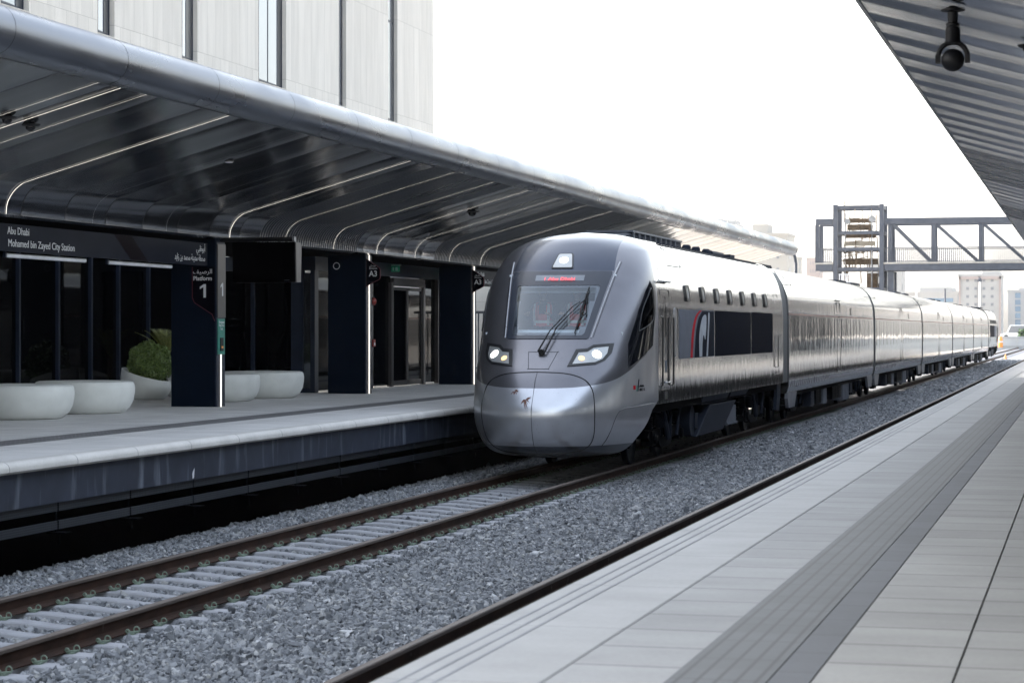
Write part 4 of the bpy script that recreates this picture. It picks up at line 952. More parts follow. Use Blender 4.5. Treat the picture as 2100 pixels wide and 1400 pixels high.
def bogie(root, yc, n=2, xs=(1,)):
    """frame, wheelsets, springs and dampers of one bogie"""
    fr = MB()
    for s in (-1, 1):
        fr.prism([(yc-1.75, .50), (yc-1.55, .62), (yc-.75, .62), (yc-.55, .42), (yc+.55, .42), (yc+.75, .62), (yc+1.55, .62), (yc+1.75, .50), (yc+1.55, .44), (yc+.7, .40), (yc+.5, .27), (yc-.5, .27), (yc-.7, .40), (yc-1.55, .44)], 0, XT+s*1.02, XT+s*1.16)
    fr.box(XT-1.02, XT+1.02, yc-.2, yc+.2, .4, .62)
    f = fr.build('bogie_frame', 'bogie', root)
    for dy in (-1.33, 1.33):
        w = MB()
        for s in (-1, 1):
            c = XT+s*.72
            w.lathe([(.02, -.06), (.15, -.06), (.16, -.03), (.34, -.02), (.37, -.055), (.445, -.06), (.455, -.045), (.46, .05), (.43, .06), (.39, .03), (.34, .015), (.16, .02), (.14, .06), (.02, .06)] if s > 0 else
                    [(.02, -.06), (.14, -.06), (.16, -.02), (.34, -.015), (.39, -.03), (.43, -.06), (.46, -.05), (.455, .045), (.445, .06), (.37, .055), (.34, .02), (.16, .03), (.15, .06), (.02, .06)], (c, yc+dy, .46), 40, 0)
        w.tube([(XT-.8, yc+dy, .46), (XT+.8, yc+dy, .46)], .08, 12); w.build('wheelset', 'wheel', root, smooth=True)
        for s in (-1, 1):
            b = MB(); b.box(XT+s*.98, XT+s*1.2, yc+dy-.15, yc+dy+.15, .34, .60); b.lathe([(.10, 0), (.09, .05), (.04, .06)], (XT+s*1.2 if s > 0 else XT-1.26, yc+dy, .46), 14, 0)
            b.build('axle_box', 'bogie', root)
        for s in (-1, 1):
            m = MB(); cx, cyy = XT+s*1.09, yc+dy
            m.tube([(cx+.075*math.cos(a), cyy+.075*math.sin(a), .62+.26*a/(6*2*math.pi)) for a in np.linspace(0, 12*math.pi, 72)], .015, 5); m.build('coil_spring', 'wheel', root, smooth=True)
    m = MB()
    for s in (-1, 1):
        m.tube([(XT+s*1.24, yc-.62, .95), (XT+s*1.24, yc-.15, .42)], .035, 8); m.tube([(XT+s*1.24, yc-.45, .76), (XT+s*1.24, yc-.15, .42)], .05, 8)
        m.tube([(XT+s*1.26, yc+.95, 1.0), (XT+s*1.26, yc+.6, .45)], .03, 8)
        m.tube([(XT+s*1.22, yc+.2, .42), (XT+s*1.22, yc+.25, .85), (XT+s*1.18, yc+.3, 1.05)], .02, 6); m.tube([(XT+s*1.22, yc+.05, .4), (XT+s*1.24, yc+.02, .75), (XT+s*1.18, yc-.05, 1.05)], .016, 6)
        m.lathe([(.11, 0), (.12, .05), (.12, .20), (.10, .26)], (XT+s*1.08, yc, .62), 14)
    m.build('damper', 'skirt', root)

def make_loco():
    t = thing('power_car', (XT, 45, 0), 'silver power car with rounded grey nose and lit headlights leading the train', 'train', 'power cars at the ends of the train')
    P = dense(PW, 5); m = MB(); A = 56; n = len(P)
    for (w_, z) in P:
        yb = pch(YBT, z); y0 = pch(Y0T, z); nn = pch(NT, z)
        yt = lin(YT, z) if z < 1.16 else yb
        am = math.acos(min(1, max(0, ((yb-yt)/(yb-y0))))**(nn/2)) if yt < yb else math.pi/2
        for j in range(A+1):
            a = (2*j/A-1)*am; s = math.sin(abs(a)); c = math.cos(a)
            m.v.append((XT+math.copysign(w_*s**(2/nn), a), yb-(yb-y0)*max(c, 0)**(2/nn), z))
        if z >= 1.16: pass
    for i in range(n-1):
        for j in range(A): m.f.append((i*(A+1)+j, i*(A+1)+j+1, (i+1)*(A+1)+j+1, (i+1)*(A+1)+j))
    # cut the windscreen opening so the cab can be seen through real glass
    WS = [(-.735, 3.20), (.735, 3.20), (.62, 2.345), (-.62, 2.345)]
    def ins(x, z):
        if not 2.36 < z < 3.185: return False
        hw = .62+(z-2.345)/(3.2-2.345)*.115; return abs(x) < hw-.012
    keepf = []
    for f in m.f:
        cx = sum(m.v[i][0] for i in f)/4-XT; cz = sum(m.v[i][2] for i in f)/4; cyy = sum(m.v[i][1] for i in f)/4
        allin = all(ins(m.v[i][0]-XT, m.v[i][2]) for i in f) and cyy < 38
        if not allin: keepf.append(f)
    m.f = keepf
    m.build('cab_shell', 'cab', t, smooth=True)
    shell = t.children[-1]
    # windscreen surround, glass, destination display
    big = [(-.885, 3.45), (.885, 3.45), (.712, 2.285), (-.712, 2.285)]
    def rnd(pl, r=.05):
        o = []
        for i in range(len(pl)):
            a, b, c = Vector(pl[i-1]), Vector(pl[i]), Vector(pl[(i+1) % len(pl)]); u = (a-b).normalized(); v = (c-b).normalized()
            for k in range(5):
                q = k/4; p_ = b+u*r*(1-q)**2+v*r*q**2; o.append((p_.x, p_.y))
        return o
    fr = patch(rnd(big, .05), nose_pt, .010, .06, .02, hole=rnd(WS, .06)).build('windscreen_surround', 'wframe', t, smooth=True)
    gl = patch(rnd(WS, .06), nose_pt, .004, .07, .008).build('windscreen', 'windscreen', t, smooth=True)
    sub(patch([(-.43, 3.375), (.43, 3.375), (.43, 3.278), (-.43, 3.278)], nose_pt, .014, .06, .004), 'display_window', 'display_glass', fr, t, smooth=True)
    text('1 Abu Dhabi', .105, 'led_red', t, (XT, fy(0, 3.30)-.045, 3.295), (1, 0, 0), (0, 1, 1.02), 'CENTER', 1.05, 'destination_text', part=fr)
    # bright trim beside the surround, top lamp
    for s in (-1, 1):
        m = MB(); m.tube([nose_pt(s*(.93-(3.5-z)*.155), z, .004) for z in np.linspace(3.62, 2.30, 12)], .010, 6); m.build('trim_strip', 'steel_low', t, smooth=True); m = MB(); m.tube([nose_pt(s*(.96-(3.5-z)*.155), z, .001) for z in np.linspace(3.62, 2.32, 12)], .006, 5); m.build('trim_groove', 'gasket', t)
    tl = patch(rnd([(-.135, 3.77), (.135, 3.77), (.20, 3.50), (-.20, 3.50)], .03), nose_pt, .012, .05, .02).build('top_headlight', 'gasket', t)
    sub(patch(rnd([(-.115, 3.755), (.115, 3.755), (.175, 3.515), (-.175, 3.515)], .03), nose_pt, .016, .05, .006), 'reflector', 'reflector', tl, t)
    def disc(x, z, r, mat, nm, part, off=.022):
        c = nose_pt(x, z, off); nrm = (nose_pt(x, z, 1)-nose_pt(x, z, 0)).normalized(); u = nrm.orthogonal().normalized(); v = nrm.cross(u); k = 28
        V = [c+u*r*math.cos(2*math.pi*i/k)+v*r*math.sin(2*math.pi*i/k) for i in range(k)]+[c-nrm*.02+u*r*1.05*math.cos(2*math.pi*i/k)+v*r*1.05*math.sin(2*math.pi*i/k) for i in range(k)]
        return sub(MB().add(V, [tuple(range(k))]+[(i, k+i, k+(i+1) % k, (i+1) % k) for i in range(k)]), nm, mat, part, t)
    disc(.0, 3.64, .078, 'white_lens', 'lamp', tl)
    # headlight clusters
    for s in (-1, 1):
        o = [(.47, 1.83), (.545, 2.11), (.72, 2.125), (.80, 2.185), (1.10, 2.215), (1.09, 2.05), (1.02, 1.93), (.90, 1.865)]
        cx = sum(a for a, b in o)/8; cz = sum(b for a, b in o)/8
        inn = [(.54, 1.868), (.60, 2.065), (.735, 2.075), (.82, 2.14), (1.035, 2.165), (1.03, 2.05), (.975, 1.95), (.88, 1.900)]
        o = [(s*a, b) for a, b in o]; inn = [(s*a, b) for a, b in inn]
        if s < 0: o = o[::-1]; inn = inn[::-1]
        h = patch(o, nose_pt, .012, .05, .03, hole=inn).build('headlight', 'gasket', t)
        sub(patch(inn, nose_pt, .004, .05, .008), 'reflector', 'reflector', h, t)
        disc(s*.885, 2.03, .080, 'white_lens', 'lamp', h, .012); disc(s*.665, 1.965, .052, 'amber_lens', 'lamp', h, .012)
    # seams: coupler hatch, service flap, skirt lines
    hood = [(0, 1.742), (.39, 1.728), (.62, 1.69), (.80, 1.61), (.89, 1.50), (.935, 1.36), (.965, 1.15), (.96, .95), (.93, .72), (.86, .56), (.72, .455), (.5, .41), (.25, .395), (0, .39)]
    hood = dense(hood, 5); hood = hood+[(-a, b) for a, b in hood[::-1]][1:]
    m = MB(); m.tube([nose_pt(a, b, .0015) for a, b in hood], .0085, 6, cap=False); m.build('hatch_seam', 'gasket', t)
    m = MB(); m.tube([nose_pt(0, z, .001) for z in np.linspace(1.74, .40, 40)], .004, 5); m.build('centre_seam', 'gasket', t)
    fl = dense([(-.23, 2.07), (.23, 2.07), (.245, 2.055), (.175, 1.81), (.16, 1.795), (-.16, 1.795), (-.175, 1.81), (-.245, 2.055), (-.23, 2.07)], 4)
    m = MB(); m.tube([nose_pt(a, b, .001) for a, b in fl], .0045, 5, cap=False); m.build('flap_seam', 'gasket', t)
    # break line of the cab side skirt on both sides
    for s in (-1, 1):
        sk = dense([(36.05, .52), (36.06, .75), (36.12, 1.0), (36.3, 1.11), (36.8, 1.14), (37.9, 1.165)], 6)
        m = MB(); m.tube([side_pt(a, b, .001, s) for a, b in sk], .006, 5); m.build('skirt_seam', 'gasket', t)
        f = lambda Y, z, off=0, s=s: side_pt(Y, z, off, s)
        blk = [(36.62, 1.80), (36.80, 2.20), (37.08, 2.50), (37.36, 2.80), (37.70, 3.10), (38.02, 3.30), (38.10, 3.16), (38.06, 2.7), (37.9, 2.17), (37.3, 2.00)]
        g = patch(blk, f, .006, .07, .012).build('side_glazing', 'carblack', t, smooth=True)
        win = [(37.20, 2.42), (37.26, 2.52), (37.45, 2.78), (37.72, 3.00), (37.98, 3.16), (37.99, 2.9), (37.93, 2.62)]
        w_ = sub(patch(win, f, .012, .07, .010), 'side_window', 'glass_dark', g, t, smooth=True)
        m = MB(); wp = win+[win[0]]; m.tube([f(a, b, .012) for a, b in dense(wp, 4)], .009, 5, cap=False); sub(m, 'window_seal', 'gasket', g, t)
    text('ETIHAD RAIL', .07, 'sign_black', t, side_pt(37.02, 1.40, .006), side_pt(37.5, 1.40)-side_pt(37.02, 1.40), (0, 0, 1), 'LEFT', .8, 'operator_lettering')
    m = MB()
    for k in range(3):
        m.tube([side_pt(37.02+.07*k, 1.475, .006), side_pt(37.07+.07*k, 1.50, .006), side_pt(37.10+.07*k, 1.475, .006)], .006, 5)
    m.tube([side_pt(37.0, 1.475, .006), side_pt(37.28, 1.475, .006)], .006, 5); m.tube([side_pt(36.94, 1.40, .006), side_pt(36.96, 1.50, .006), side_pt(37.0, 1.60, .006)], .008, 5)
    m.build('operator_script', 'sign_black', t)
    patch([(36.74, 1.43), (36.84, 1.43), (36.84, 1.50), (36.74, 1.50)], lambda Y, z, off=0: side_pt(Y, z, off), .004, .03, .004).build('red_mark', 'emblem_red', t)
    patch([(36.87, 1.40), (36.91, 1.40), (36.93, 1.50), (36.89, 1.50)], lambda Y, z, off=0: side_pt(Y, z, off), .004, .03, .004).build('green_mark', 'green', t)
    # insect and bird marks on the nose
    g = np.random.default_rng(4)
    m = MB()
    for cx, cz, k, sp in ((-.13, 1.30, 34, .13), (-.33, 1.44, 16, .085)):
        for i in range(k):
            a = g.uniform(-2.6, .5); r0 = g.uniform(0, sp*.4); r1 = r0+g.uniform(.02, sp); m.tube([nose_pt(cx+r0*math.cos(a), cz+r0*math.sin(a), .001), nose_pt(cx+r1*math.cos(a)*.7, cz+r1*math.sin(a), .001)], [.009*g.random()+.003, .002], 5)
    m.build('bird_strike_mark', 'brown_stain', t)
    # wiper
    m = MB(); B0 = nose_pt(-.07, 2.05, .05); B1 = nose_pt(.05, 2.04, .05)
    p1 = nose_pt(.16, 2.42, .09); p2 = nose_pt(.46, 2.86, .08); p3 = nose_pt(.53, 2.90, .08)
    m.tube([B0, nose_pt(.06, 2.36, .09), nose_pt(.36, 2.78, .09), p2], [.018, .012, .009, .009], 6); m.tube([B1, p1, nose_pt(.45, 2.80, .09), p3], [.018, .012, .009, .009], 6)
    m.lathe([(.05, -.03), (.055, .02), (.03, .05)], tuple(nose_pt(-.01, 2.04, .035)), 14, 1)
    m.build('wiper_arm', 'black', t, smooth=True); wa = t.children[-1]
    m = MB(); m.tube([nose_pt(.56, 3.14, .05), nose_pt(.535, 2.98, .055), nose_pt(.52, 2.80, .055), nose_pt(.505, 2.60, .055), nose_pt(.47, 2.36, .045)], [.012, .017, .022, .017, .010], 6)
    m.tube([nose_pt(.56, 3.02, .06), nose_pt(.56, 2.86, .085), nose_pt(.60, 2.70, .06), nose_pt(.53, 2.60, .06)], .010, 5); sub(m, 'wiper_blade', 'black', wa, t, smooth=True)
    # cab interior seen through the glass
    m = MB(); m.box(XT-1.2, XT+1.2, 36.75, 37.5, 1.9, 2.40); m.prism([(36.62, 2.30), (36.9, 2.44), (37.5, 2.44), (37.5, 2.0), (36.6, 2.0)], 0, XT-.95, XT+.95); m.build('control_desk', 'cabin', t)
    m = MB(); m.box(XT-1.2, XT+1.2, 39.0, 39.05, 1.3, 3.5); m.box(XT-.85, XT+.85, 37.7, 39.0, 3.40, 3.43); m.box(XT-1.3, XT+1.3, 36.8, 39.0, 1.28, 1.32); m.build('cab_rear_wall', 'cab_dark', t)
    m = MB(); m.prism([(37.32, 3.10), (37.42, 3.40), (37.5, 3.40), (37.36, 3.08)], 0, XT-.95, XT+.95); m.build('sun_blind', 'cabin', t)
    for sx in (-.52, .10):
        m = MB(); m.box(XT+sx-.24, XT+sx+.24, 37.95, 38.4, 2.2, 2.32); m.box(XT+sx-.24, XT+sx+.24, 38.38, 38.48, 2.3, 2.9); m.box(XT+sx-.13, XT+sx+.13, 38.39, 38.47, 2.92, 3.1); m.box(XT+sx-.06, XT+sx+.06, 38.15, 38.3, 1.32, 2.2); m.build('driver_seat', 'seat', t, bevel=.03)
    # stainless body behind the cab
    PB = [(w_, z) for w_, z in dense(PW, 5) if z >= 1.13]; PB = [(1.5, 1.13)]+PB
    ybf = lambda z: pch(YBT, z)+.012
    loft(PB, [ybf, 41.0, 45.0, 49.0, 54.95], t, 'body', 'steel')
    loft([(w_-.03, z) for w_, z in PB], [lambda z: pch(YBT, z)-.25, 39.9], t, 'joint_seal', 'gasket', inset=0)
    loft(PB, [54.95, 55.15, 55.6, 56.1], t, 'gangway_bellows', 'bellows', inset=.045)
    bp = body_pt(WZ); bl = body_ptl(WZ)
    for f in (bp, bl):
        for yc in (41.42, 43.17, 44.9, 46.63, 48.41, 50.2, 51.95):
            w_ = patch(rrect(yc-.215, yc+.215, 2.975, 3.285, .08), f, .03, .05, .03, hole=rrect(yc-.125, yc+.125, 3.03, 3.23, .05)).build('small_window', 'gasket', t)
            sub(patch(rrect(yc-.125, yc+.125, 3.03, 3.23, .05), f, .022, .05, .01), 'pane', 'steel_low', w_, t)
        for k, (a, b, zl, zh) in enumerate(((40.42, 44.42, 1.905, 2.825), (44.56, 49.47, 1.905, 2.83), (49.62, 53.05, 1.905, 2.84))):
            patch(rrect(a, b, zl, zh, .06), f, .008, .12, .012).build('side_grille' if k else 'emblem_panel', 'grille' if k else 'greypanel', t, smooth=True)
    em = t.children
    def arc(pts, w0, w1): 
        o = [(a-w0, b) for a, b in pts]+[(a+w1, b) for a, b in pts[::-1]]; return o
    ca = dense([(41.75, 1.91), (41.80, 2.10), (41.88, 2.32), (42.06, 2.55), (42.35, 2.72), (42.83, 2.82)], 4)
    patch(arc(ca, .13, .10), bp, .012, .06, .004).build('red_arc', 'emblem_red', t)
    cb = [(a+.32, b) for a, b in ca if b < 2.72]
    patch([(a, b) for a, b in cb]+[(43.0, 2.81), (44.36, 2.81), (44.36, 1.92)], bp, .0115, .1, .004).build('dark_field', 'emblem_dark', t)
    patch(dense([(42.62, 1.92), (42.58, 2.2), (42.66, 2.45), (42.95, 2.68), (43.35, 2.74), (43.42, 2.60), (43.30, 2.25), (43.10, 2.35), (42.95, 2.2), (42.92, 1.92)], 3), bp, .015, .06, .004).build('pale_figure', 'emblem_light', t)
    patch(dense([(43.42, 1.92), (43.55, 2.3), (43.66, 2.74), (43.80, 2.74), (43.68, 2.25), (43.60, 1.92)], 3), bp, .015, .06, .004).build('pale_stroke', 'emblem_light', t)
    # crew door, handrails, hatches
    for f, s in ((bp, 1), (bl, -1)):
        d = MB(); rr_ = rrect(38.62, 39.52, 1.38, 3.16, .05); d.tube([f(a, b, .002) for a, b in rr_+[rr_[0]]], .009, 5, cap=False); dr = d.build('crew_door', 'gasket', t)
        sub(patch(rrect(38.94, 39.16, 2.30, 3.05, .09), f, .004, .08, .006), 'door_window', 'carglass', dr, t)
        for yy in (38.56, 39.62):
            h = MB(); h.tube([f(yy, 1.44, .012), f(yy, 1.46, .05), f(yy, 2.66, .05), f(yy, 2.68, .012)], .018, 8); h.build('grab_rail', 'gasket', t, smooth=True)
        m = MB(); pq = [f(39.0, 1.50, .01), f(39.35, 1.50, .01)]; m.tube([pq[0], f(39.0, 1.50, .05), f(39.35, 1.50, .05), pq[1]], .012, 6); m.build('door_handle', 'steel', t)
        patch(rrect(39.0, 39.3, 1.20, 1.34, .02), f, .004, .06, .006).build('step_recess', 'gasket', t)
        patch(rrect(39.05, 39.2, 1.68, 1.9, .02), f, .006, .06, .006).build('lock_plate', 'greypanel', t)
        patch(rrect(39.92, 40.22, 1.95, 2.85, .13), f, .005, .08, .006).build('filler_cover', 'steel_low', t)
        m = MB(); m.tube([f(38.45, 3.30, .05), f(39.55, 3.30, .05)], .022, 8); m.build('rain_gutter', 'steel_low', t)
        m = MB(); m.tube([f(53.7, 1.55, .01), f(53.7, 1.55, .05), f(53.7, 2.3, .05), f(53.7, 2.3, .01)], .014, 6); rr_ = rrect(53.5, 54.2, 1.38, 3.3, .05); m.tube([f(a, b, .002) for a, b in rr_+[rr_[0]]], .007, 5, cap=False); m.build('rear_crew_door', 'gasket', t)
        m = MB(); m.tube([f(38.9, 3.52, .003), f(39.45, 3.92, .003)], .006, 4); rh = [(40.0, 3.62), (41.4, 3.62), (41.1, 3.85), (40.6, 3.97)]; m.tube([f(a, b, .003) for a, b in rh], .007, 4)
        for yy in (41.2, 46.0, 50.5): m.tube([f(yy, 1.2, .004), f(yy, 1.26, .004)], .016, 6)
        m.build('roof_hatch_seam', 'gasket', t)
        # bolted roof edge rail
        m = MB(); m.tube([f(40.9, 4.03, .006), f(54.0, 4.03, .006)], .012, 5)
        for k in range(44): 
            c = f(41.1+.295*k, 4.06, .012); m.box(c.x-.03, c.x+.03, c.y-.035, c.y+.035, c.z-.01, c.z+.012)
        m.build('roof_edge_strip', 'skirt', t)
    # roof gear
    m = MB(); m.prism([(40.3, 4.15), (41.2, 4.28), (46.6, 4.32), (46.7, 4.30), (46.7, 4.15)], 0, XT-.42, XT+.42); m.build('roof_fairing', 'skirt', t, bevel=.03)
    m = MB(); m.box(XT-.46, XT+.46, 41.3, 46.6, 4.30, 4.335); 
    for k in range(9): m.box(XT+.43, XT+.46, 41.4+.55*k, 41.45+.55*k, 4.14, 4.30)
    m.build('roof_grille', 'girder', t)
    m = MB()
    for yy in (48.0, 49.2, 50.6): m.lathe([(.10, 0), (.10, .12), (.07, .16)], (XT+.3, yy, 4.15), 14)
    m.tube([(XT+.3, 51.2, 4.24), (XT+.3, 52.9, 4.24)], .06, 8); m.box(XT+.1, XT+.5, 52.9, 53.6, 4.12, 4.26); m.tube([(XT-.1, 47.6, 4.3), (XT-.1, 54.0, 4.28)], .025, 6); m.build('roof_pipe', 'skirt', t)
    # underframe
    MB().box(XT-1.42, XT+1.42, 38.0, 54.9, .98, 1.128).box(XT-1.1, XT+1.1, 43.6, 49.2, .35, .98).box(XT-.9, XT+.9, 36.9, 38.1, .5, 1.2).build('underframe', 'under', t)
    bogie(t, 40.9); bogie(t, 52.2)
    for s in (-1, 1):
        m = MB(); x1 = XT+s*1.47; x2 = XT+s*1.40
        m.add([(x1, 43.29, 1.125), (x1, 46.66, 1.125), (x2, 46.6, .955), (x2, 43.46, .955), (x1-s*.1, 43.29, 1.125), (x1-s*.1, 46.66, 1.125), (x2-s*.1, 46.6, .955), (x2-s*.1, 43.46, .955)], [(0, 1, 2, 3), (3, 2, 6, 7), (1, 5, 6, 2), (0, 3, 7, 4), (4, 7, 6, 5), (0, 4, 5, 1)])
        m.build('louvred_cover', 'skirt', t)
        m = MB(); m.add([(x1, 46.88, 1.125), (x1, 49.41, 1.125), (x2, 49.22, .97), (x2, 46.95, .97), (x1-s*.1, 46.88, 1.125), (x1-s*.1, 49.41, 1.125), (x2-s*.1, 49.22, .97), (x2-s*.1, 46.95, .97)], [(0, 1, 2, 3), (3, 2, 6, 7), (1, 5, 6, 2), (0, 3, 7, 4), (4, 7, 6, 5), (0, 4, 5, 1)])
        m.build('louvred_cover', 'skirt', t)
        m = MB(); m.prism([(44.68, .925), (48.16, .92), (46.34, .35), (43.07, .34)], 0, XT+s*1.12, XT+s*1.38); m.build('fuel_tank_cover', 'skirt', t, bevel=.02)
        m = MB(); m.box(XT+s*.9, XT+s*1.3, 47.3, 48.6, .42, .8); m.box(XT+s*.9, XT+s*1.33, 47.25, 48.65, .40, .44); m.build('battery_box', 'greypanel', t)
        m = MB(); m.tube([(XT+s*1.05, 43.0, .66), (XT+s*1.3, 43.0, .66)], .30, 28); m.box(XT+s*1.1, XT+s*1.33, 43.2, 43.5, .5, .8); m.build('air_tank', 'skirt', t, smooth=True)
        m = MB(); m.prism([(54.36, 1.12), (54.95, 1.12), (54.9, .85), (54.7, .46), (54.15, .49), (54.3, .8)], 0, XT+s*1.36, XT+s*1.44); m.build('end_skirt', 'skirt', t)
        m = MB()
        for k, (ya, za) in enumerate(((38.3, .35), (49.9, .3), (55.2, .22))): m.box(XT+s*.95, XT+s*1.0, ya, ya+.03, za, 1.0)
        for k in range(7): yy = 42.9+k*.07; m.tube([(XT+s*1.15, yy, 1.0), (XT+s*1.2, yy+.05, .7-.05*k), (XT+s*1.1, yy+.2, .5)], .014, 5)
        m.build('hose', 'bogie', t)
    return t
M['carblack'] = pm('black_side_glazing', (.006, .007, .010), .06, 0, 0, coat=.5)
loco = make_loco()

def make_car():
    a, b = 56.1, 79.05
    t = thing('passenger_car', (XT, a, 0), 'x', 'train car', 'silver passenger cars behind the power car')
    P = [(max(w_, 0), z) for w_, z in dense(PC, 5)]
    loft(P, [a, a+6, a+12, a+18, b], t, 'body', 'steel')
    loft(P, [b, b+.25, b+.6, b+.92], t, 'gangway_bellows', 'bellows', inset=.05)
    f = body_pt(WZC); fl_ = body_ptl(WZC)
    for ff in (f, fl_):
        patch([(a+.02, 1.155), (b-.02, 1.155), (b-.02, .865), (a+.02, .865)], ff, .004, .4, .01).build('lower_skirt', 'steel_low', t, smooth=True)
        y = a+.35; k = 0
        while y < b-1.0:
            w_ = 1.42
            if y+w_ > a+11.1 and y < a+12.3: y = a+12.3; continue
            if y+w_ > b-.2: break
            patch(rrect(y, y+w_, 1.90, 2.80, .03), ff, .006, .25, .010).build('window', 'carglass', t, smooth=True); y += w_+.055
        d = MB(); rr_ = rrect(a+11.2, a+12.15, 1.19, 3.27, .04); d.tube([ff(p, q, .002) for p, q in rr_+[rr_[0]]], .018, 5, cap=False)
        dr = d.build('door', 'gasket', t)
        sub(patch(rrect(a+11.45, a+11.9, 1.95, 2.85, .05), ff, .006, .2, .008), 'door_window', 'carglass', dr, t)
        m = MB(); m.tube([ff(a+11.1, 3.33, .02), ff(a+12.3, 3.33, .02)], .02, 6); sub(m, 'door_gutter', 'gasket', dr, t)
        patch(rrect(a+15.1, a+15.5, 2.92, 3.14, .02), ff, .006, .1, .008).build('route_display', 'display_brown', t)
        patch(rrect(a+10.5, a+10.6, 2.95, 3.15, .02), ff, .006, .1, .008).build('vent_slot', 'gasket', t)
        patch([(a+.02, 2.865), (b-.02, 2.865), (b-.02, 2.825), (a+.02, 2.825)], ff, .003, .4, .006).build('red_stripe', 'faded_red', t)
        m = MB(); m.tube([ff(a+.1, 3.60, .003), ff(a+1.7, 3.60, .003), ff(a+1.2, 3.80, .003), ff(a+.8, 3.95, .003)], .010, 4); m.tube([ff(b-1.9, 3.60, .003), ff(b-.1, 3.60, .003)], .010, 4)
        for yy in (a+1.6, b-2.2): m.tube([ff(yy, .98, .004), ff(yy, 1.0, .004)], .03, 6)
        m.build('panel_seam', 'gasket', t)
    m = MB(); m.prism([(a+.3, 4.05), (a+.6, 4.16), (a+3.2, 4.17), (a+3.6, 4.05)], 0, XT-.6, XT+.6); m.prism([(b-3.6, 4.05), (b-3.3, 4.16), (b-.6, 4.17), (b-.3, 4.05)], 0, XT-.6, XT+.6); m.build('roof_unit', 'skirt', t)
    MB().box(XT-1.38, XT+1.38, a+.2, b-.2, .74, .838).box(XT-1.0, XT+1.0, a+5.6, b-5.6, .3, .74).build('underframe', 'under', t)
    bogie(t, a+3.5); bogie(t, b-3.5)
    for s in (-1, 1):
        for (ya, yb, zl, mt) in ((a+6.0, a+6.9, .30, 'skirt'), (a+7.2, a+8.6, .34, 'bogie'), (a+9.0, a+10.0, .28, 'greypanel'), (a+11.4, a+14.0, .34, 'bogie'), (a+14.3, a+16.3, .22, 'greypanel'), (a+16.6, a+17.4, .4, 'skirt')):
            m = MB(); m.box(XT+s*1.0, XT+s*1.32, ya, yb, zl, .78)
            for k in range(int((yb-ya)/.45)): m.box(XT+s*1.32, XT+s*1.335, ya+.05+.45*k, ya+.40+.45*k, zl+.05, .72)
            m.build('equipment_box', mt, t)
        for (ya, sg) in ((a, 1), (b, -1)):
            m = MB(); m.prism([(ya+sg*.08, .85), (ya+sg*1.9, .85), (ya+sg*1.45, .46), (ya+sg*.25, .46), (ya+sg*.06, .7)], 0, XT+s*1.38, XT+s*1.46); m.build('end_skirt', 'skirt_pale', t)
    return t
M['faded_red'] = pm('faded_red_line', (.38, .22, .21), .35, .6, .2); M['display_brown'] = pm('dark_display', (.10, .08, .07), .3); M['skirt_pale'] = pm('pale_end_skirt', (.22, .23, .26), .4, .5)
car = make_car(); car['label'] = 'nearest silver passenger car, directly behind the leading power car'
for i, lb in enumerate(['second passenger car from the leading power car, level with the lift tower', 'third passenger car from the leading power car, middle one of the five',
                        'fourth passenger car, second from the far power car', 'farthest passenger car, directly ahead of the rear power car']):
    c = copy_tree(car); c.location.y = 56.1+23.72*(i+1); c['label'] = lb
r = copy_tree(loco); r.location = (XT, 175.2+9.95, 0); r.rotation_euler = (0, 0, math.pi); r['label'] = 'power car at the far tail end of the train'

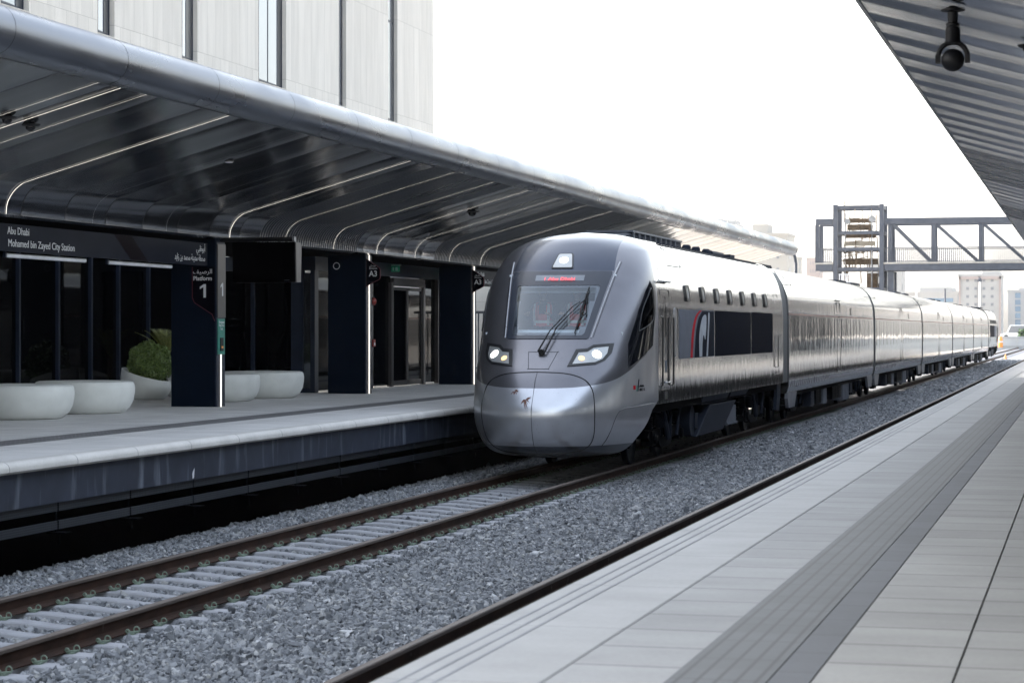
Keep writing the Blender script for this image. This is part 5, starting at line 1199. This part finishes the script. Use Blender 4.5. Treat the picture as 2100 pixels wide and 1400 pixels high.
# ------------------------------------------------------------------ the two people in the cab
def person(sx, label, hb):
    X0 = XT+sx; Y = 38.15; bm = MB()
    J = {'pel': (0, 0, 2.08, .15), 'waist': (0, .0, 2.22, .13), 'chest': (0, -.02, 2.42, .155), 'neck0': (0, -.02, 2.57, .075), 'neck': (0, -.03, 2.63, .052), 'jaw': (0, -.05, 2.70, .066), 'head': (0, -.04, 2.78, .082), 'crown': (0, -.02, 2.855, .055)}
    V = []; E_ = []; Rr = []; idx = {}
    def v(n, x, y, z, r): idx[n] = len(V); V.append((x, y, z)); Rr.append(r)
    for k, (x, y, z, r) in J.items(): v(k, x, y, z, r)
    ks = list(J)
    for p_, q_ in zip(ks[:-1], ks[1:]): E_.append((idx[p_], idx[q_]))
    v('nose', 0, -.135, 2.755, .014); E_.append((idx['head'], idx['nose']))
    for s in (-1, 1):
        v(f'sh{s}', s*.19, -.01, 2.51, .062); v(f'el{s}', s*.25, -.14, 2.27, .043); v(f'wr{s}', s*.19, -.38, 2.36, .028); v(f'pa{s}', s*.18, -.45, 2.37, .032)
        v(f'hip{s}', s*.10, -.06, 2.06, .10); v(f'kn{s}', s*.14, -.48, 2.06, .065); v(f'an{s}', s*.14, -.45, 1.64, .042); v(f'to{s}', s*.15, -.62, 1.60, .035)
        for p_, q_ in (('chest', f'sh{s}'), (f'sh{s}', f'el{s}'), (f'el{s}', f'wr{s}'), (f'wr{s}', f'pa{s}'), ('pel', f'hip{s}'), (f'hip{s}', f'kn{s}'), (f'kn{s}', f'an{s}'), (f'an{s}', f'to{s}')): E_.append((idx[p_], idx[q_]))
        for k in range(4):
            fx0 = s*(.155+.018*k); v(f'f{s}{k}', fx0, -.50, 2.372, .0095); v(f'g{s}{k}', fx0, -.54+.006*abs(k-1.5), 2.352, .0085); E_ += [(idx[f'pa{s}'], idx[f'f{s}{k}']), (idx[f'f{s}{k}'], idx[f'g{s}{k}'])]
        v(f't{s}', s*.145, -.455, 2.385, .010); v(f'u{s}', s*.135, -.485, 2.39, .009); E_ += [(idx[f'pa{s}'], idx[f't{s}']), (idx[f't{s}'], idx[f'u{s}'])]
        v(f'ear{s}', s*.082, -.03, 2.755, .014); E_.append((idx['head'], idx[f'ear{s}']))
    me = bpy.data.meshes.new('person'); me.from_pydata([(x, y, z-2.08) for x, y, z in V], E_, []); o = bpy.data.objects.new('person', me); COL.objects.link(o); o.location = (X0, Y, 2.08)
    o.modifiers.new('skin', 'SKIN'); sv = me.skin_vertices[0].data
    for i, r_ in enumerate(Rr): sv[i].radius = (r_, r_); sv[i].use_root = i == 0
    ss = o.modifiers.new('sub', 'SUBSURF'); ss.levels = 2; ss.render_levels = 2
    bpy.context.view_layer.update(); dg = bpy.context.evaluated_depsgraph_get(); me2 = bpy.data.meshes.new_from_object(o.evaluated_get(dg)); o.modifiers.clear(); o.data = me2
    me2.materials.clear(); me2.materials.append(M['skin']); me2.materials.append(M['clothes']); me2.polygons.foreach_set('use_smooth', [True]*len(me2.polygons))
    for p_ in me2.polygons:
        c = p_.center; p_.material_index = 1 if (c.z+2.08 < 2.60 and not (c.y < -.36 and c.z+2.08 > 2.3)) else 0
    o.location.z += .36; tag(o, label, 'person', 'people in the cab')
    def ring(zs, name, mat, gap=None):
        m = MB(); n = 28
        for (z, rx, ry, yc) in zs:
            for k in range(n): a = 2*math.pi*k/n; m.v.append((X0+rx*math.cos(a), Y+yc+ry*math.sin(a), z))
        for j in range(len(zs)-1):
            for k in range(n):
                if gap and gap(k/n, j): continue
                m.f.append((j*n+k, j*n+(k+1) % n, (j+1)*n+(k+1) % n, (j+1)*n+k))
        b = m.build(name, mat, None, smooth=True); b.parent = o; b.location = (-X0, -Y, -2.08); return b
    Z = [(2.14, .172, .15, 0), (2.25, .168, .15, 0), (2.36, .185, .165, -.01), (2.45, .195, .17, -.015), (2.52, .185, .14, -.015), (2.565, .13, .10, -.02)]
    front = lambda q, j: j >= 2 and abs(q-.75) < .018+.022*(j-1)
    ring(Z, 'safety_vest', 'vest', front)
    m = MB()
    for s in (-1, 1):
        m.add([(X0+s*.10, Y-.165, 2.16), (X0+s*.14, Y-.155, 2.16), (X0+s*.155, Y-.165, 2.36), (X0+s*.145, Y-.14, 2.54), (X0+s*.105, Y-.14, 2.55), (X0+s*.11, Y-.185, 2.36)], [(0, 1, 2, 5), (5, 2, 3, 4), (5, 2, 1, 0), (4, 3, 2, 5)])
    ring([(2.20, .176, .157, 0), (2.25, .176, .157, 0)], 'reflective_stripe', 'silver_tape'); b = m.build('shoulder_stripe', 'silver_tape'); b.parent = o; b.location = (-X0, -Y, -2.08)
    m = MB(); m.ball((X0, Y-.015, 2.80), .098, 10, 16, .95); b = m.build('hair', hb, smooth=True); b.parent = o; b.location = (-X0, -Y, -2.08)
    m = MB()
    for s in (-1, 1): m.ball((X0+s*.032, Y-.118, 2.775), .012, 6, 8)
    m.tube([(X0-.025, Y-.118, 2.715), (X0, Y-.124, 2.712), (X0+.025, Y-.118, 2.715)], .006, 5); b = m.build('face_features', 'black'); b.parent = o; b.location = (-X0, -Y, -2.08)
person(-.52, 'driver in a red safety vest on the left seat behind the windscreen', 'black')
person(.10, 'driver in a red safety vest on the right seat, behind the wiper', 'black')

# ------------------------------------------------------------------ footbridge and lift tower
LT = thing('lift_tower', (-14.9, 151, -.7), 'open steel lift shaft tower standing behind the train', 'tower')
def beams(lst, name, mat, root, w=.13):
    for a, b in lst:
        m = MB(); a = Vector(a); b = Vector(b); d = (b-a).normalized(); up = Vector((0, 1, 0)); s = d.cross(up).normalized() if abs(d.dot(up)) < .9 else Vector((1, 0, 0)); u = s.cross(d)
        V = [p+s*i*w+u*j*w for p in (a, b) for i, j in ((-1, -1), (1, -1), (1, 1), (-1, 1))]
        m.add(V, [(0, 1, 2, 3), (7, 6, 5, 4), (0, 4, 5, 1), (1, 5, 6, 2), (2, 6, 7, 3), (3, 7, 4, 0)]).build(name, mat, root)
x0, x1, ya, yb = -16.38, -13.3, 150, 152.6
beams([((x, y, -.7), (x, y, 10.9)) for x in (x0, x1) for y in (ya, yb)], 'column', 'girder', LT, .15)
bl_ = []
for z in (10.72, 9.0, 7.9, 6.55, 5.2, 3.9, 2.6):
    for y in (ya, yb): bl_.append(((x0+.18, y, z), (x1-.18, y, z)))
    for x in (x0, x1): bl_.append(((x, ya+.18, z), (x, yb-.18, z)))
beams(bl_, 'beam', 'girder', LT, .11)
gg = np.random.default_rng(8)
MB().box(x0+.6, x1-.6, 151.0, 152.0, 9.75, 10.0).box(x0+.7, x1-.8, 151, 152, 9.25, 9.6).build('machine_frame', 'lift_brown', LT)
MB().box(x0+.5, x1-.5, 150.8, 151, 8.15, 8.45).build('counterweight', 'lift_cream', LT)
MB().box(x0+.5, x1-.5, 151.2, 151.6, 8.7, 9.1).box(x0+.4, x1-.4, 151.2, 151.9, 6.9, 7.3).box(x1-1.1, x1-.4, 151.2, 152, 3.5, 6.3).build('lift_platform', 'lift_brown', LT)
m = MB()
for k in range(48):
    xx = x0+.3+gg.random()*(x1-x0-.6); z_ = gg.uniform(4, 10); m.tube([(xx, 150.6+gg.random()*1.4, z_), (xx+gg.uniform(-.1, .1), 150.6+gg.random()*1.4, z_+gg.uniform(.5, 1.8))], gg.uniform(.02, .045), 5)
for k in range(30):
    z_ = gg.uniform(6.6, 10.2); xx = x0+.3+gg.random()*1.4; m.tube([(xx, 150.5+gg.random(), z_), (xx+gg.uniform(.4, 1.0), 150.6+gg.random(), z_+gg.uniform(-.1, .2))], gg.uniform(.015, .035), 5)
m.build('guide_rails', 'lift_brown', LT)
m = MB()
for xx in (x0+.55, x1-.75): m.tube([(xx, 151, 3), (xx, 151, 10.4)], .05, 6)
m.tube([(x1-.7, 150.7, 9.95), (x1-.7, 150.85, 9.95)], .22, 16); m.tube([(x0+.7, 150.7, 9.8), (x0+.7, 150.8, 9.8)], .2, 16)
m.build('pulley', 'galv', LT)
m = MB()
for k in range(6): m.tube([(x0+.3+.13*k, 149.7, 4.6), (x0+.3+.13*k, 149.7, 6.2)], .025, 5)
for z_ in (4.6, 5.2, 5.7, 6.2): m.tube([(x0+.25, 149.7, z_), (x0+1.1, 149.7, z_)], .03, 5)
m.build('caged_ladder', 'lamp_white', LT)
FB = thing('footbridge', (0, 151, 6.5), 'blue-grey steel footbridge crossing over the tracks', 'bridge')
def seg(xa, xb):
    for y in (150.1, 152.5):
        beams([((xa, y, 9.75), (xb, y, 9.75))], 'top_chord', 'girder', FB, .20); beams([((xa, y, 6.66), (xb, y, 6.66))], 'bottom_chord', 'girder', FB, .22)
    MB().box(xa-.1, xb+.1, 149.85, 152.75, 6.885, 6.99).build('deck', 'deckstone', FB)
    for y in (149.95, 152.65):
        m = MB(); x = xa+.1
        while x < xb: m.box(x-.015, x+.015, y-.015, y+.015, 6.99, 7.95); x += .13
        m.box(xa, xb, y-.03, y+.03, 7.93, 7.99); m.box(xa, xb, y-.02, y+.02, 7.05, 7.09); m.build('railing', 'girder', FB)
seg(-17.7, -16.57); seg(-13.1, 30)
px_ = -9.85; posts = [(-17.62), (-12.75), -9.9, -6.8, -3.7, -.6, 2.5, 5.6]
beams([((x, y, 6.99), (x, y, 9.55)) for x in posts for y in (150.1, 152.5)], 'post', 'girder', FB, .13)
beams([((a+.2, y, 9.5), (b-.2, y, 7.05)) for a, b in zip(posts[1:-1], posts[2:]) for y in (150.1, 152.5)], 'diagonal', 'girder', FB, .10)
beams([((-12.7, y, -.7), (-12.7, y, 6.4)) for y in (150.3, 152.4)]+[((12, y, -.7), (12, y, 6.4)) for y in (150.3, 152.4)], 'pier', 'girder', FB, .2)
MB().box(-12.95, -12.75, 150.8, 151.6, 7.0, 9.2).build('door_panel', 'girder', FB)

# ------------------------------------------------------------------ far end of the station: hoarding, hedge, poles, vehicles
t = thing('hoarding_fence', (-5, 330, -.7), 'pale corrugated hoarding fence across the far end of the tracks', 'fence')
m = MB(); x = -40
while x < 60: m.box(x, x+1.9, 330, 330.06, -.75, 1.55); m.box(x+1.92, x+2.0, 329.95, 330.1, -.75, 1.62); x += 2.02
m.build('sheet', 'hoard', t)
MB().box(-40, 60, 329.9, 329.94, 1.35, 1.42).box(-40, 60, 329.9, 329.94, .1, .17).build('rail', 'galv', t)
def hedge(x0, x1, y, z0, z1, n, label, seed):
    g = np.random.default_rng(seed); m = MB()
    for i in range(n):
        p_ = np.array([g.uniform(x0, x1), y+g.uniform(-.8, .8), z0+(z1-z0)*g.random()**.7*(.8+.2*math.sin(g.uniform(0, 6)))]); a = g.normal(size=3)*.16; b = g.normal(size=3)*.16
        m.add([p_-a, p_+b, p_+a, p_-b], [(0, 1, 2, 3)])
    return tag(m.build('hedge', 'hedge'), label, 'hedge', kind='stuff')
hedge(-9.5, -3.5, 334, 1.0, 2.6, 5000, 'dark green hedge showing above the hoarding at the right edge', 2)
def pole(x, y, h, r, label, arm=0, mat='galv', nm='lamp_post', cat='lamp post', grp='tall poles beyond the station'):
    t = thing(nm, (x, y, -.75), label, cat, grp)
    MB().tube([(x, y, -.75), (x, y, h)], [r, r*.6], 10).build('pole', mat, t, smooth=True)
    if arm: MB().box(x-arm, x+arm, y-.2, y+.2, h-.1, h+.15).lathe([(arm*.6, 0), (arm*.8, .2), (.1, .3)], (x, y, h+.1), 12).build('lamp_head', 'girder', t)
pole(-13.98, 230, 6.7, .14, 'short dark post rising from behind the train roof', 0, 'girder', 'post', 'post')
pole(-13.7, 300, 9.0, .17, 'tall white lamp post with a dark head in front of the pink apartment block', .3, 'lamp_white')
pole(-22.0, 300, 7.6, .16, 'white pole without a head left of the tall lamp post', 0, 'lamp_white', 'mast', 'mast')
pole(-37, 420, 13.2, .12, 'thin pale mast between the long low building and the apartment block', 0, 'lamp_white', 'mast', 'mast')
pole(-34.6, 440, 11.9, .10, 'thin mast just left of the apartment block', 0, 'lamp_white', 'mast', 'mast')
pole(-11.9, 300, 4.4, .11, 'short white pole in front of the glass office building', 0, 'lamp_white', 'mast', 'mast')
def vehicle(x, y, label, kind=0):
    t = thing('parked_van' if kind else 'parked_car', (x, y, -.2), label, 'van' if kind else 'car', 'vehicles parked beyond the hoarding')
    L_, h = (5.2, 2.1) if kind else (4.4, 1.45); z = 1.15
    pr = [(x, z+.3), (x+.1, z+.75), (x+1.0, z+.9), (x+1.5, z+h), (x+L_-(.2 if kind else 1.0), z+h), (x+L_-.05, z+.9), (x+L_, z+.3)]
    MB().prism(pr, 1, y, y+1.8).build('body', 'carpaint', t, bevel=.06)
    MB().prism([(x+1.2, z+.95), (x+1.6, z+h-.12), (x+L_-(.5 if kind else 1.2), z+h-.12), (x+L_-.4, z+.95)], 1, y-.02, y).build('window', 'winglass', t)
    for xx in (x+.9, x+L_-.9): MB().lathe([(.33, 0), (.33, .22)], (xx, y-.02, z+.3), 18, 1).build('wheel', 'tyre', t)

tag(MB().box(-60, 60, 337, 360, -.75, 1.12).build('embankment', 'earth'), 'raised dusty ground beyond the hoarding where vehicles park', kind='structure')
vehicle(-12.6, 341, 'white van parked just beyond the tail of the train', 1); vehicle(-6.3, 341, 'white car parked at the right edge of the photo')
vehicle(-22, 343, 'white car partly hidden by the tail of the train')
t = thing('traffic_barrel', (-11.9, 327, -.75), 'orange barrel in front of the far hoarding', 'barrel'); MB().lathe([(.36, 0), (.33, .5), (.35, 1.0), (.22, 1.5), (.1, 1.6)], (-12.0, 327, .0), 16).build('body', 'orange', t, smooth=True); MB().lathe([(.365, 0), (.37, .2)], (-12.0, 327, .7), 16).build('band', 'lamp_white', t)
t = thing('marker_cone', (-7.3, 197, -.2), 'tiny orange cone by the rail at the tail of the train', 'cone'); MB().lathe([(.16, 0), (.03, .55)], (-6.95, 201, -.2), 12).box(-7.15, -6.75, 200.8, 201.2, -.22, -.2).build('cone', 'orange', t)

# ------------------------------------------------------------------ city beyond
def block(x0, x1, y, dep, h, mat, label, rows, cols, wmat='winglass', ww=.5, wh=.5, roof=None, name='apartment_building', bands=False, zb=0, mg=1.0):
    t = thing(name, ((x0+x1)/2, y, -.75), label, 'building', 'pale city buildings behind the station')
    MB().box(x0, x1, y, y+dep, -.75, h).build('wall', mat, t)
    MB().box(x0-.15, x1+.15, y-.15, y+dep+.15, h, h+.5).build('parapet', mat, t)
    if roof:
        for (a, b, c) in roof: MB().box(a, b, y+2, y+dep-2, h+.5, c).build('roof_block', mat, t)
    if rows and cols:
        dx = (x1-x0-2*mg)/cols; dz = (h-2.0)/rows
        cnt = 0
        for r_ in range(rows):
            zc_ = 2.0+dz*(r_+.5)
            if bands: MB().box(x0+mg, x1-mg, y-.06, y+.05, zc_-dz*wh/2, zc_+dz*wh/2).build('window', wmat, t); continue
            for c_ in range(cols):
                xc = x0+mg+dx*(c_+.5); cnt += 1
                if cnt <= 100: MB().box(xc-dx*ww/2, xc+dx*ww/2, y-.05, y+.08, zc_-dz*wh/2, zc_+dz*wh/2).build('window', wmat, t)
        dpt = min(dep, 12)
        for r_ in range(rows):
            zc_ = 2.0+dz*(r_+.5)
            MB().box(x1-.05, x1+.05, y+2, y+2+dpt*.3, zc_-dz*wh/2, zc_+dz*wh/2).build('window', wmat, t) if not bands else None
    return t
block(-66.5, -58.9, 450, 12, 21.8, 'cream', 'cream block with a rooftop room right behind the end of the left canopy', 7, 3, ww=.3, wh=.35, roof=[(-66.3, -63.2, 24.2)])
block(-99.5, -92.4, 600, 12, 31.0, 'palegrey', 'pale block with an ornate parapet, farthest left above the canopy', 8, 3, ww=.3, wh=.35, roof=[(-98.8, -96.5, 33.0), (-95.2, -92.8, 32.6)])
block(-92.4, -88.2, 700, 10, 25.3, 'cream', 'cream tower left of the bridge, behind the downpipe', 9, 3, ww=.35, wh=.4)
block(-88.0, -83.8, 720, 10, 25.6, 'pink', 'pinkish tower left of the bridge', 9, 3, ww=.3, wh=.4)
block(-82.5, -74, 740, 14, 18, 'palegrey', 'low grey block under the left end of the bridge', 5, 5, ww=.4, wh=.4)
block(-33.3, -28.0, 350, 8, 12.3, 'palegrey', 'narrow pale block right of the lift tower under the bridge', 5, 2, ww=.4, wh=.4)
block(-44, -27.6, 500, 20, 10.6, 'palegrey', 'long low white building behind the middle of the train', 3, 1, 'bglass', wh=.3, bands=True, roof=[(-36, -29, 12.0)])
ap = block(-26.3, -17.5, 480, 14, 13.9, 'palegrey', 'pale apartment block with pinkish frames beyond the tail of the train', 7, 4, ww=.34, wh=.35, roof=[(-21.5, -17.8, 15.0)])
m = MB(); 
for a in (-26.3, -22.2, -17.9): m.box(a, a+.4, 479.7, 479.95, -.7, 13.9)
m.box(-26.3, -17.5, 479.7, 479.95, 13.3, 13.9); m.build('coloured_frame', 'pink', ap)
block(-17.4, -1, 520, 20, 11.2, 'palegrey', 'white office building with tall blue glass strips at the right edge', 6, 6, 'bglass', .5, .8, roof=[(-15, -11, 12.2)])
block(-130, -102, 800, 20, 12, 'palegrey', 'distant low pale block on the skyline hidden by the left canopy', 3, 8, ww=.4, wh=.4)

# ------------------------------------------------------------------ haze
hz = MB().box(-900, 900, -60, 1400, -1.9, 60).build('haze', 'void'); hm = bpy.data.materials.new('haze_air'); hm.use_nodes = True; n = hm.node_tree; n.nodes.clear()
pv = n.nodes.new('ShaderNodeVolumePrincipled'); pv.inputs['Color'].default_value = (.96, .96, .97, 1); pv.inputs['Density'].default_value = .0001; pv.inputs['Anisotropy'].default_value = .3
oo = n.nodes.new('ShaderNodeOutputMaterial'); n.links.new(pv.outputs[0], oo.inputs['Volume']); hz.data.materials.clear(); hz.data.materials.append(hm)
tag(hz, 'thin pale haze in the air', kind='stuff')
